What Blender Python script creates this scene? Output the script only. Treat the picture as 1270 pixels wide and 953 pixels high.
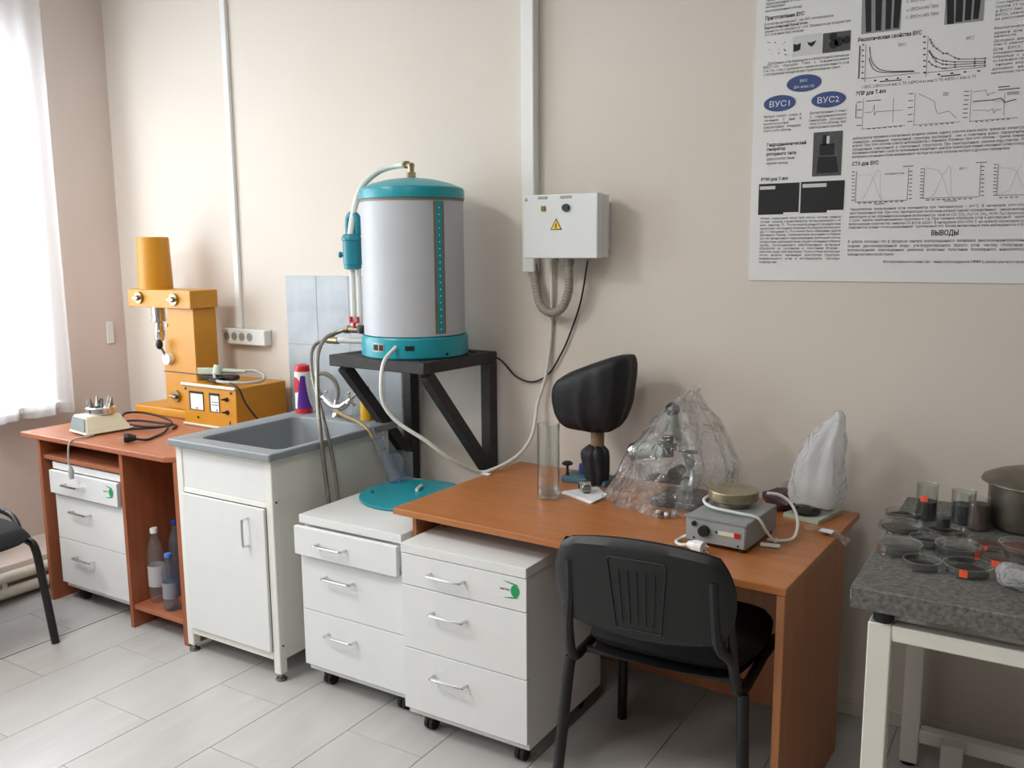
import bpy, bmesh, math, random
from mathutils import Vector, Matrix, noise
R = math.radians
PI = math.pi
random.seed(7)
for o in list(bpy.data.objects): bpy.data.objects.remove(o)
SC = bpy.context.scene
C = SC.collection

# ------------------------------------------------------------------ camera
YAW, PITCH, ROLL = R(31.8), R(8.68), R(0.44)
fw = Vector((-math.sin(YAW)*math.cos(PITCH), math.cos(YAW)*math.cos(PITCH), -math.sin(PITCH)))
rt = fw.cross(Vector((0, 0, 1))).normalized()
dn = fw.cross(rt)
rt2 = math.cos(ROLL)*rt + math.sin(ROLL)*dn
dn2 = -math.sin(ROLL)*rt + math.cos(ROLL)*dn
cam = bpy.data.cameras.new('camera'); camo = bpy.data.objects.new('camera', cam); C.objects.link(camo)
m = Matrix((rt2, -dn2, -fw)).transposed().to_4x4(); m.translation = Vector((0, 0, 1.62))
camo.matrix_world = m
cam.sensor_fit = 'HORIZONTAL'; cam.sensor_width = 36; cam.lens = 1100*36/1270; cam.clip_start = .05
SC.camera = camo

# ------------------------------------------------------------------ world, lights, exposure
w = bpy.data.worlds.new('daylight'); SC.world = w; w.use_nodes = True
bg = w.node_tree.nodes['Background']; bg.inputs[0].default_value = (.82, .9, 1, 1); bg.inputs[1].default_value = 1.0
def area(name, loc, rot, sx, sy, power, col):
    l = bpy.data.lights.new(name, 'AREA'); l.shape = 'RECTANGLE'; l.size = sx; l.size_y = sy; l.energy = power; l.color = col
    o = bpy.data.objects.new(name, l); C.objects.link(o); o.location = loc; o.rotation_euler = rot; return o
# daylight in the two window openings of the left wall (just outside the panes)
area('daylight_window_near', (-4.80, 1.55, 1.75), (0, R(-90), 0), 1.8, 2.1, 150, (.93, .96, 1))
area('daylight_window_far', (-4.80, -1.3, 1.75), (0, R(-90), 0), 1.8, 2.3, 36, (.93, .96, 1))
FILL_LAMPS = [(-3.0, .75), (-3.0, -.9), (-.7, .3)]            # unseen ceiling panels added as fill light, built further down
FILL_POWER = (42, 40, 20)
SC.view_settings.view_transform = 'Standard'; SC.view_settings.look = 'None'
SC.view_settings.gamma = 1; SC.view_settings.use_curve_mapping = False
SC.view_settings.exposure = -0.13
SC.cycles.use_denoising = True
SC.cycles.max_bounces = 10; SC.cycles.transparent_max_bounces = 24

# ------------------------------------------------------------------ materials
def lin(c):
    return tuple((v/255/12.92 if v/255 <= .04045 else ((v/255+.055)/1.055)**2.4) for v in c)
MATS = {}
def mat(name, col, rough=.5, metal=0, var=.06, scale=12, bump=0, bscale=60, spec=.5, stretch=(1, 1, 1), col2=None, coat=0, emit=0, alpha=None, detail=4):
    if name in MATS: return MATS[name]
    M = bpy.data.materials.new(name); M.use_nodes = True; nt = M.node_tree; b = nt.nodes['Principled BSDF']
    c = lin(col); c2 = lin(col2) if col2 else tuple(v*(1-var) for v in c)
    c1 = c if col2 else tuple(min(1, v*(1+var)) for v in c)
    tc = nt.nodes.new('ShaderNodeTexCoord'); mp = nt.nodes.new('ShaderNodeMapping'); mp.inputs['Scale'].default_value = stretch
    nz = nt.nodes.new('ShaderNodeTexNoise'); nz.inputs['Scale'].default_value = scale; nz.inputs['Detail'].default_value = detail
    rp = nt.nodes.new('ShaderNodeValToRGB'); rp.color_ramp.elements[0].position = .3; rp.color_ramp.elements[1].position = .7
    rp.color_ramp.elements[0].color = (*c2, 1); rp.color_ramp.elements[1].color = (*c1, 1)
    L = nt.links.new
    L(tc.outputs['Object'], mp.inputs[0]); L(mp.outputs[0], nz.inputs['Vector']); L(nz.outputs['Fac'], rp.inputs[0]); L(rp.outputs[0], b.inputs['Base Color'])
    b.inputs['Roughness'].default_value = rough; b.inputs['Metallic'].default_value = metal
    b.inputs['Specular IOR Level'].default_value = spec; b.inputs['Coat Weight'].default_value = coat
    if emit: b.inputs['Emission Color'].default_value = (*c, 1); b.inputs['Emission Strength'].default_value = emit
    if bump:
        n2 = nt.nodes.new('ShaderNodeTexNoise'); n2.inputs['Scale'].default_value = bscale; n2.inputs['Detail'].default_value = 5
        bp = nt.nodes.new('ShaderNodeBump'); bp.inputs['Strength'].default_value = bump; bp.inputs['Distance'].default_value = .01
        L(mp.outputs[0], n2.inputs['Vector']); L(n2.outputs['Fac'], bp.inputs['Height']); L(bp.outputs[0], b.inputs['Normal'])
    MATS[name] = M; return M
def film(name, tint, clear=.8, white=0., rough=.08, wrinkle=0, wscale=20, translucent=False, ior=1.45, gloss=1.0):
    """thin clear sheet: transparent, some milky white, fresnel gloss"""
    if name in MATS: return MATS[name]
    M = bpy.data.materials.new(name); M.use_nodes = True; nt = M.node_tree; L = nt.links.new
    for n in list(nt.nodes): nt.nodes.remove(n)
    out = nt.nodes.new('ShaderNodeOutputMaterial'); t = nt.nodes.new('ShaderNodeBsdfTransparent'); t.inputs[0].default_value = (*lin(tint), 1)
    d = nt.nodes.new('ShaderNodeBsdfDiffuse'); d.inputs[0].default_value = (.86, .87, .88, 1)
    if translucent:
        d2 = nt.nodes.new('ShaderNodeBsdfTranslucent'); d2.inputs[0].default_value = (.88, .89, .92, 1)
        ad = nt.nodes.new('ShaderNodeMixShader'); ad.inputs[0].default_value = .5; L(d.outputs[0], ad.inputs[1]); L(d2.outputs[0], ad.inputs[2]); d = ad
    m1 = nt.nodes.new('ShaderNodeMixShader'); m1.inputs[0].default_value = white; L(t.outputs[0], m1.inputs[1]); L(d.outputs[0], m1.inputs[2])
    g = nt.nodes.new('ShaderNodeBsdfGlossy'); g.inputs['Roughness'].default_value = rough
    fr = nt.nodes.new('ShaderNodeLayerWeight'); fr.inputs['Blend'].default_value = .5
    pw = nt.nodes.new('ShaderNodeMath'); pw.operation = 'POWER'; pw.inputs[1].default_value = 3.2; L(fr.outputs['Facing'], pw.inputs[0])
    mu = nt.nodes.new('ShaderNodeMath'); mu.operation = 'MULTIPLY_ADD'; mu.inputs[1].default_value = .45*gloss; mu.inputs[2].default_value = .03*gloss; mu.use_clamp = True; L(pw.outputs[0], mu.inputs[0])
    m2 = nt.nodes.new('ShaderNodeMixShader'); L(mu.outputs[0], m2.inputs[0]); L(m1.outputs[0], m2.inputs[1]); L(g.outputs[0], m2.inputs[2]); L(m2.outputs[0], out.inputs[0])
    if wrinkle:
        tc = nt.nodes.new('ShaderNodeTexCoord'); nz = nt.nodes.new('ShaderNodeTexNoise'); nz.inputs['Scale'].default_value = wscale; nz.inputs['Detail'].default_value = 4; nz.inputs['Distortion'].default_value = .6
        bp = nt.nodes.new('ShaderNodeBump'); bp.inputs['Strength'].default_value = wrinkle; bp.inputs['Distance'].default_value = .04
        L(tc.outputs['Object'], nz.inputs['Vector']); L(nz.outputs['Fac'], bp.inputs['Height']); L(bp.outputs[0], g.inputs['Normal']); L(bp.outputs[0], fr.inputs['Normal'])
    MATS[name] = M; return M

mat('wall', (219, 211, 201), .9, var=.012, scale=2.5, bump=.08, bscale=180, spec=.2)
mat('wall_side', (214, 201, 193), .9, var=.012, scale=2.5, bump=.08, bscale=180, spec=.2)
mat('ceiling', (240, 238, 234), .9, var=.01)
mat('floor_tile', (188, 187, 184), .30, col2=(177, 175, 172), scale=2.2, stretch=(6, 1, 1), bump=.02, bscale=30, detail=8)
mat('floor_tile_b', (186, 184, 182), .32, col2=(179, 177, 174), scale=2.0, stretch=(5, 1.2, 1), bump=.02, bscale=30, detail=8)
mat('grout', (132, 130, 128), .9)
mat('skirting', (205, 196, 186), .45, var=.04)
mat('cherry', (180, 116, 66), .36, col2=(166, 102, 54), scale=3, stretch=(1.2, 14, 14), detail=6)
mat('cherry_upright', (174, 114, 72), .42, col2=(160, 100, 60), scale=3, stretch=(14, 14, 1.2), detail=6)
mat('cherry_red', (172, 106, 74), .4, col2=(156, 92, 62), scale=3, stretch=(1.2, 14, 14), detail=6)
mat('cherry_red_upright', (164, 96, 64), .42, col2=(148, 84, 54), scale=3, stretch=(14, 14, 1.2), detail=6)
mat('white_laminate', (222, 223, 222), .38, var=.012)
mat('cream_laminate', (226, 226, 216), .45, var=.02)
mat('cream_frame', (228, 228, 220), .4, var=.02)
mat('chrome', (215, 215, 215), .18, 1, var=.03)
mat('steel', (150, 148, 142), .35, 1, var=.12)
mat('brass', (160, 148, 120), .35, 1, var=.12)
mat('black_plastic', (21, 22, 24), .48, var=.08, bump=.05, bscale=400)
mat('black_metal', (17, 17, 18), .45, var=.1)
mat('black_fabric', (22, 23, 25), .9, var=.15, scale=90, bump=.2, bscale=300)
mat('black_cloth', (15, 18, 25), .6, var=.18, scale=14, bump=.25, bscale=30)
mat('black_rubber', (26, 26, 26), .6, var=.1)
mat('stand_paint', (46, 44, 44), .6, var=.25, scale=22, stretch=(1, 6, 6), bump=.15, bscale=40)
mat('teal', (24, 150, 164), .32, var=.05)
mat('teal_dark', (20, 125, 140), .4, var=.06)
mat('drum_white', (186, 190, 196), .42, var=.015)
mat('white_plastic', (228, 230, 228), .4, var=.015)
mat('white_hose', (216, 218, 212), .4, var=.02)
mat('grey_pvc', (150, 146, 138), .5, var=.06)
mat('grey_cable', (168, 165, 160), .5, var=.05)
mat('braid', (138, 134, 126), .35, .7, var=.3, scale=220)
mat('mustard', (196, 134, 18), .42, var=.04, bump=.04, bscale=200)
mat('mustard_edge', (205, 200, 185), .4, .4, var=.05)
mat('dark_hole', (14, 13, 12), .7)
mat('meter_face', (225, 226, 226), .4, var=.02)
mat('sink_grey', (137, 143, 147), .5, var=.06, scale=260)
mat('splash_tile', (172, 179, 183), .25, col2=(150, 158, 164), scale=9, detail=6)
mat('splash_grout', (222, 222, 220), .8)
mat('ivory', (222, 219, 196), .45, var=.03)
mat('grey_panel', (120, 130, 128), .5, var=.06)
mat('red_plastic', (196, 36, 44), .35, var=.06)
mat('purple_print', (92, 40, 140), .4, var=.05)
mat('orange_tag', (240, 90, 50), .6, var=.05)
mat('yellow_soap', (222, 170, 40), .35, var=.06)
mat('amber_hose', (150, 128, 80), .45, var=.15, scale=40)
mat('box_grey', (222, 226, 226), .4, var=.012)
mat('label_grey', (160, 160, 160), .5, var=.2, scale=400)
mat('sign_yellow', (238, 205, 30), .45, var=.03)
mat('print_black', (28, 28, 30), .7, var=.05)
mat('print_grey', (70, 70, 72), .7, var=.03)
mat('green_lamp', (18, 60, 48), .2, var=.1)
mat('amber_lamp', (140, 110, 30), .25, var=.1)
mat('poster_paper', (226, 227, 226), .42, var=.01)
mat('poster_light', (205, 206, 206), .5, var=.01)
mat('poster_mid', (140, 143, 143), .5, var=.1, scale=30)
mat('poster_dark', (72, 74, 76), .5, var=.25, scale=60)
mat('poster_blue', (52, 74, 130), .5, var=.03)
mat('hotplate_grey', (150, 156, 158), .42, .2, var=.05)
mat('hotplate_front', (168, 174, 176), .42, .3, var=.05)
mat('hotplate_disc', (156, 146, 120), .35, .7, var=.22, scale=26)
mat('scope_green', (150, 165, 150), .45, var=.05)
mat('scope_black', (26, 28, 30), .2, var=.1)
mat('tape', (126, 108, 78), .5, var=.15, scale=40)
mat('paper', (232, 233, 235), .8, var=.02)
mat('plum', (72, 48, 56), .4, var=.3, scale=30)
mat('stone', (122, 121, 115), .6, col2=(70, 70, 68), scale=85, detail=8, bump=.15, bscale=120)
mat('frame_white', (226, 224, 214), .4, var=.015)
mat('dark_substance', (24, 22, 20), .55, var=.4, scale=60, bump=.4, bscale=120)
mat('brown_substance', (86, 56, 44), .6, var=.35, scale=40, bump=.5, bscale=60)
mat('pot_steel', (118, 113, 102), .32, .85, var=.2, scale=14)
mat('green_print', (30, 150, 90), .5, var=.05)
mat('pale_green', (178, 190, 172), .5, var=.05)
mat('brown_mark', (128, 112, 90), .5, var=.1)
mat('pipe_paint', (218, 212, 198), .45, var=.03)
mat('fill_diffuser', (255, 252, 245), .5, var=.01, emit=1.0)  # glowing face of the added ceiling fill panels
mat('window_frame', (238, 238, 238), .4, var=.01)
mat('copper_bits', (150, 110, 70), .4, .5, var=.3, scale=60)
film('glass', (250, 252, 251), white=.015, rough=.03, gloss=2.5)
film('glass_thin', (252, 253, 253), white=.0, rough=.03, gloss=.9)
film('pane', (250, 252, 252), rough=.0, gloss=.6)
film('bottle_clear', (242, 246, 250), white=.06, rough=.05, wrinkle=.3, wscale=30, gloss=1.6)
film('bottle_blue', (196, 214, 240), white=.07, rough=.05, wrinkle=.3, wscale=30, gloss=1.6)
film('clear_bag', (249, 250, 250), white=.10, rough=.06, wrinkle=1.0, wscale=22, translucent=True, gloss=2.6)
film('milky_bag', (240, 240, 240), white=.86, rough=.15, wrinkle=.9, wscale=18, translucent=True, gloss=1.8)
film('frost_bag', (240, 240, 244), white=.5, rough=.15, wrinkle=1.0, wscale=40, translucent=True, gloss=2)
film('sheer', (250, 250, 253), white=.62, rough=.5, translucent=True, gloss=.1)
film('sheer_hem', (246, 246, 248), white=.55, rough=.5, translucent=True, gloss=.1)
film('syringe', (222, 232, 244), white=.16, rough=.1, gloss=1.5, translucent=True)
film('water', (228, 236, 234), white=.04, rough=.02, gloss=1.5)

# ------------------------------------------------------------------ mesh helpers
def B(): return bmesh.new()
def box(bm, x0, x1, y0, y1, z0, z1, bev=0, seg=2, M=None):
    r = bmesh.ops.create_cube(bm, size=1)
    vs = r['verts']
    bmesh.ops.scale(bm, vec=(x1-x0, y1-y0, z1-z0), verts=vs)
    bmesh.ops.translate(bm, vec=((x0+x1)/2, (y0+y1)/2, (z0+z1)/2), verts=vs)
    if bev:
        es = list({e for v in vs for e in v.link_edges})
        g = bmesh.ops.bevel(bm, geom=es, offset=bev, segments=seg, profile=.5, affect='EDGES')
        vs = list({v for f in g['faces'] for v in f.verts} | {v for v in vs if v.is_valid})
    if M is not None: bmesh.ops.transform(bm, matrix=M, verts=vs)
    return vs
def frame_of(d):
    d = d.normalized(); a = Vector((0, 0, 1)) if abs(d.z) < .95 else Vector((1, 0, 0))
    u = d.cross(a).normalized(); return u, d.cross(u).normalized()
def cyl(bm, p0, p1, r0, r1=None, seg=20, caps=True):
    r1 = r0 if r1 is None else r1
    p0, p1 = Vector(p0), Vector(p1); u, v = frame_of(p1-p0)
    a = [bm.verts.new(p0+r0*(math.cos(2*PI*i/seg)*u+math.sin(2*PI*i/seg)*v)) for i in range(seg)]
    b = [bm.verts.new(p1+r1*(math.cos(2*PI*i/seg)*u+math.sin(2*PI*i/seg)*v)) for i in range(seg)]
    for i in range(seg): bm.faces.new((a[i], a[(i+1) % seg], b[(i+1) % seg], b[i]))
    if caps: bm.faces.new(a[::-1]); bm.faces.new(b)
    return a+b
def loft(bm, rings, close=True, cap0=True, cap1=True):
    R_ = [[bm.verts.new(p) for p in r] for r in rings]
    for a, b in zip(R_, R_[1:]):
        n = len(a)
        for i in range(n if close else n-1): bm.faces.new((a[i], a[(i+1) % n], b[(i+1) % n], b[i]))
    if close and cap0: bm.faces.new(R_[0][::-1])
    if close and cap1: bm.faces.new(R_[-1])
    return R_
def lathe(bm, prof, c=(0, 0, 0), seg=32, cap0=True, cap1=True):
    return loft(bm, [[(c[0]+r*math.cos(2*PI*i/seg), c[1]+r*math.sin(2*PI*i/seg), c[2]+z) for i in range(seg)] for r, z in prof], True, cap0, cap1)
def spline(pts, n=8):
    P = [Vector(p) for p in pts]; out = []
    for i in range(len(P)-1):
        p0 = P[i-1] if i else P[0]*2-P[1]; p1, p2 = P[i], P[i+1]; p3 = P[i+2] if i+2 < len(P) else P[-1]*2-P[-2]
        for k in range(n):
            t = k/n
            out.append(.5*((2*p1)+(p2-p0)*t+(2*p0-5*p1+4*p2-p3)*t*t+(3*p1-p0-3*p2+p3)*t**3))
    out.append(P[-1]); return out
def tube(bm, pts, r, seg=10, n=8, smooth=True):
    P = spline(pts, n) if smooth else [Vector(p) for p in pts]
    rings = []; d = (P[1]-P[0]).normalized(); u, v = frame_of(d)
    for i, p in enumerate(P):
        d = (P[min(i+1, len(P)-1)]-P[max(i-1, 0)]).normalized()
        u = (u-d*u.dot(d)).normalized(); v = d.cross(u)
        rr = r(i/(len(P)-1)) if callable(r) else r
        rings.append([p+rr*(math.cos(2*PI*k/seg)*u+math.sin(2*PI*k/seg)*v) for k in range(seg)])
    loft(bm, rings)
def ball(bm, c, r, seg=16, rings=10, sc=(1, 1, 1)):
    g = bmesh.ops.create_uvsphere(bm, u_segments=seg, v_segments=rings, radius=r)
    bmesh.ops.scale(bm, vec=sc, verts=g['verts']); bmesh.ops.translate(bm, vec=c, verts=g['verts']); return g['verts']
def bar(bm, p0, p1, wd, hg, up=(0, 0, 1), bev=.002):
    """rectangular bar from p0 to p1"""
    p0, p1 = Vector(p0), Vector(p1); d = (p1-p0); l = d.length; d.normalize(); up = Vector(up)
    s = d.cross(up).normalized(); u = s.cross(d)
    M = Matrix((s, d, u)).transposed().to_4x4(); M.translation = (p0+p1)/2
    return box(bm, -wd/2, wd/2, -l/2, l/2, -hg/2, hg/2, bev, 1, M)
def prism(bm, pts, y0, y1, axis='y'):
    """polygon (a,b) extruded; axis y: (x,z) at y; x: (y,z); z: (x,y)"""
    f = {'y': lambda a, b, t: (a, t, b), 'x': lambda a, b, t: (t, a, b), 'z': lambda a, b, t: (a, b, t)}[axis]
    loft(bm, [[f(a, b, y0) for a, b in pts], [f(a, b, y1) for a, b in pts]])
def pad(bm, w, h, t, fn, nu=18, nv=14, k=.55, p=6):
    """cushion / shell: squircle grid in (a,b) with thickness t, fn(a,b,s) -> point, s offset along thickness"""
    top, bot = [], []
    for j in range(nv+1):
        rt_, rb_ = [], []
        for i in range(nu+1):
            u = -1+2*i/nu; v = -1+2*j/nv
            a = u*math.sqrt(1-k*v*v/2); b = v*math.sqrt(1-k*u*u/2)
            e = (1-abs(u)**p)*(1-abs(v)**p); s = t/2*(max(e, 0)**.5)
            rt_.append(bm.verts.new(fn(a*w/2, b*h/2, s)))
            rb_.append(rt_[-1] if (i in (0, nu) or j in (0, nv)) else bm.verts.new(fn(a*w/2, b*h/2, -s)))
        top.append(rt_); bot.append(rb_)
    for j in range(nv):
        for i in range(nu):
            bm.faces.new((top[j][i], top[j][i+1], top[j+1][i+1], top[j+1][i]))
            try: bm.faces.new((bot[j][i], bot[j+1][i], bot[j+1][i+1], bot[j][i+1]))
            except ValueError: pass
def fin(name, bm, m, smooth=38):
    bmesh.ops.recalc_face_normals(bm, faces=bm.faces)
    for f in bm.faces: f.smooth = True
    for e in bm.edges:
        e.smooth = not (len(e.link_faces) == 2 and e.calc_face_angle(0) > R(smooth))
    me = bpy.data.meshes.new(name); bm.to_mesh(me); bm.free()
    me.materials.append(MATS[m] if isinstance(m, str) else m)
    return me
def link(o): C.objects.link(o); return o
def thing(name, label, cat, loc=(0, 0, 0), rz=0, group=None):
    o = link(bpy.data.objects.new(name, None)); o.location = loc; o.rotation_euler = (0, 0, rz); o.empty_display_size = .05
    return tag(o, label, cat, group)
def tag(o, label, cat, group=None):
    o['label'] = label; o['category'] = cat
    if group: o['group'] = group
    return o
def part(name, bm, m, parent, world=False, label=None, smooth=38):
    """a part; world=True: the mesh was drawn in world coordinates (parent chain unrotated)"""
    if world:
        off = Vector((0, 0, 0)); q = parent
        while q is not None: off += q.location; q = q.parent
        bmesh.ops.translate(bm, vec=-off, verts=bm.verts)
    bms = islands(bm) if name in SPLIT else [bm]
    for b_ in bms:
        o = link(bpy.data.objects.new(name, fin(name, b_, m, smooth))); o.parent = parent
        if label: o['label'] = label
        if name in TINY: o['kind'] = 'stuff'
    return o
def islands(bm):
    """one bmesh for each loose piece"""
    bm.verts.index_update(); seen = set(); out = []
    for v0 in list(bm.verts):
        if v0 in seen: continue
        st, isl = [v0], []; seen.add(v0)
        while st:
            v = st.pop(); isl.append(v)
            for e in v.link_edges:
                w_ = e.other_vert(v)
                if w_ not in seen: seen.add(w_); st.append(w_)
        nb = bmesh.new(); mp_ = {v: nb.verts.new(v.co) for v in isl}
        for f in {f for v in isl for f in v.link_faces}: nb.faces.new([mp_[v] for v in f.verts])
        out.append(nb)
    bm.free(); return out
SPLIT = {'top_rail', 'side_rail', 'long_rail', 'shelf_strip', 'front_rail', 'screw', 'rubber_foot', 'cross_bar', 'back_bracket', 'edge_trim', 'cable_gland', 'printed_dark_shape', 'printed_photo', 'printed_panel', 'pin', 'lower_pipe', 'meter_mark', 'plate_print', 'clip_stand', 'logo_swoosh'}
TINY = {'graph_lines', 'gauge_holes', 'text_block', 'heading_text', 'back_ribs', 'oval_text', 'logo_text'}
def single(name, bm, m, label, cat, group=None, loc=None, smooth=38):
    """one-mesh thing drawn in world coordinates; its origin is put at loc"""
    if loc is not None: bmesh.ops.translate(bm, vec=-Vector(loc), verts=bm.verts)
    o = link(bpy.data.objects.new(name, fin(name, bm, m, smooth)))
    if loc is not None: o.location = loc
    return tag(o, label, cat, group)
def struct(name, bm, m, smooth=38):
    o = link(bpy.data.objects.new(name, fin(name, bm, m, smooth))); o['kind'] = 'structure'; return o
def copy_tree(o, parent=None):
    c = link(o.copy()); c.parent = parent
    for ch in o.children:
        if ch is not c: copy_tree(ch, c)
    return c
def crumple(bm, amp, sc, seed=0):
    for v in bm.verts:
        n = noise.noise_vector(v.co*sc+Vector((seed, seed*1.7, 0)))
        n2 = noise.noise_vector(v.co*sc*2.7+Vector((seed+9, 0, seed)))
        v.co += n*amp+n2*amp*.45
TXT = {}
def text_into(bm, body, fn, width, size, bold=0):
    """glyph outlines; fn(u,v) -> point; fitted to width"""
    cu = bpy.data.curves.new('t', 'FONT'); cu.body = body; cu.size = 1; cu.resolution_u = 1; cu.fill_mode = 'FRONT'
    if bold: cu.offset = .022
    o = bpy.data.objects.new('t', cu); C.objects.link(o)
    dg = bpy.context.evaluated_depsgraph_get(); me = o.evaluated_get(dg).to_mesh()
    xs = [v.co.x for v in me.vertices]
    if xs:
        x0, x1 = min(xs), max(xs); k = width/(x1-x0)
        vs = [bm.verts.new(fn((v.co.x-x0)*k, v.co.y*size/.72)) for v in me.vertices]
        for p in me.polygons:
            try: bm.faces.new([vs[i] for i in p.vertices])
            except ValueError: pass
    bpy.data.objects.remove(o); bpy.data.curves.remove(cu)
WY, WX, CEIL = 3.08, -4.46, 3.05
XR, YN = 4.6, -4.2
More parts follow.
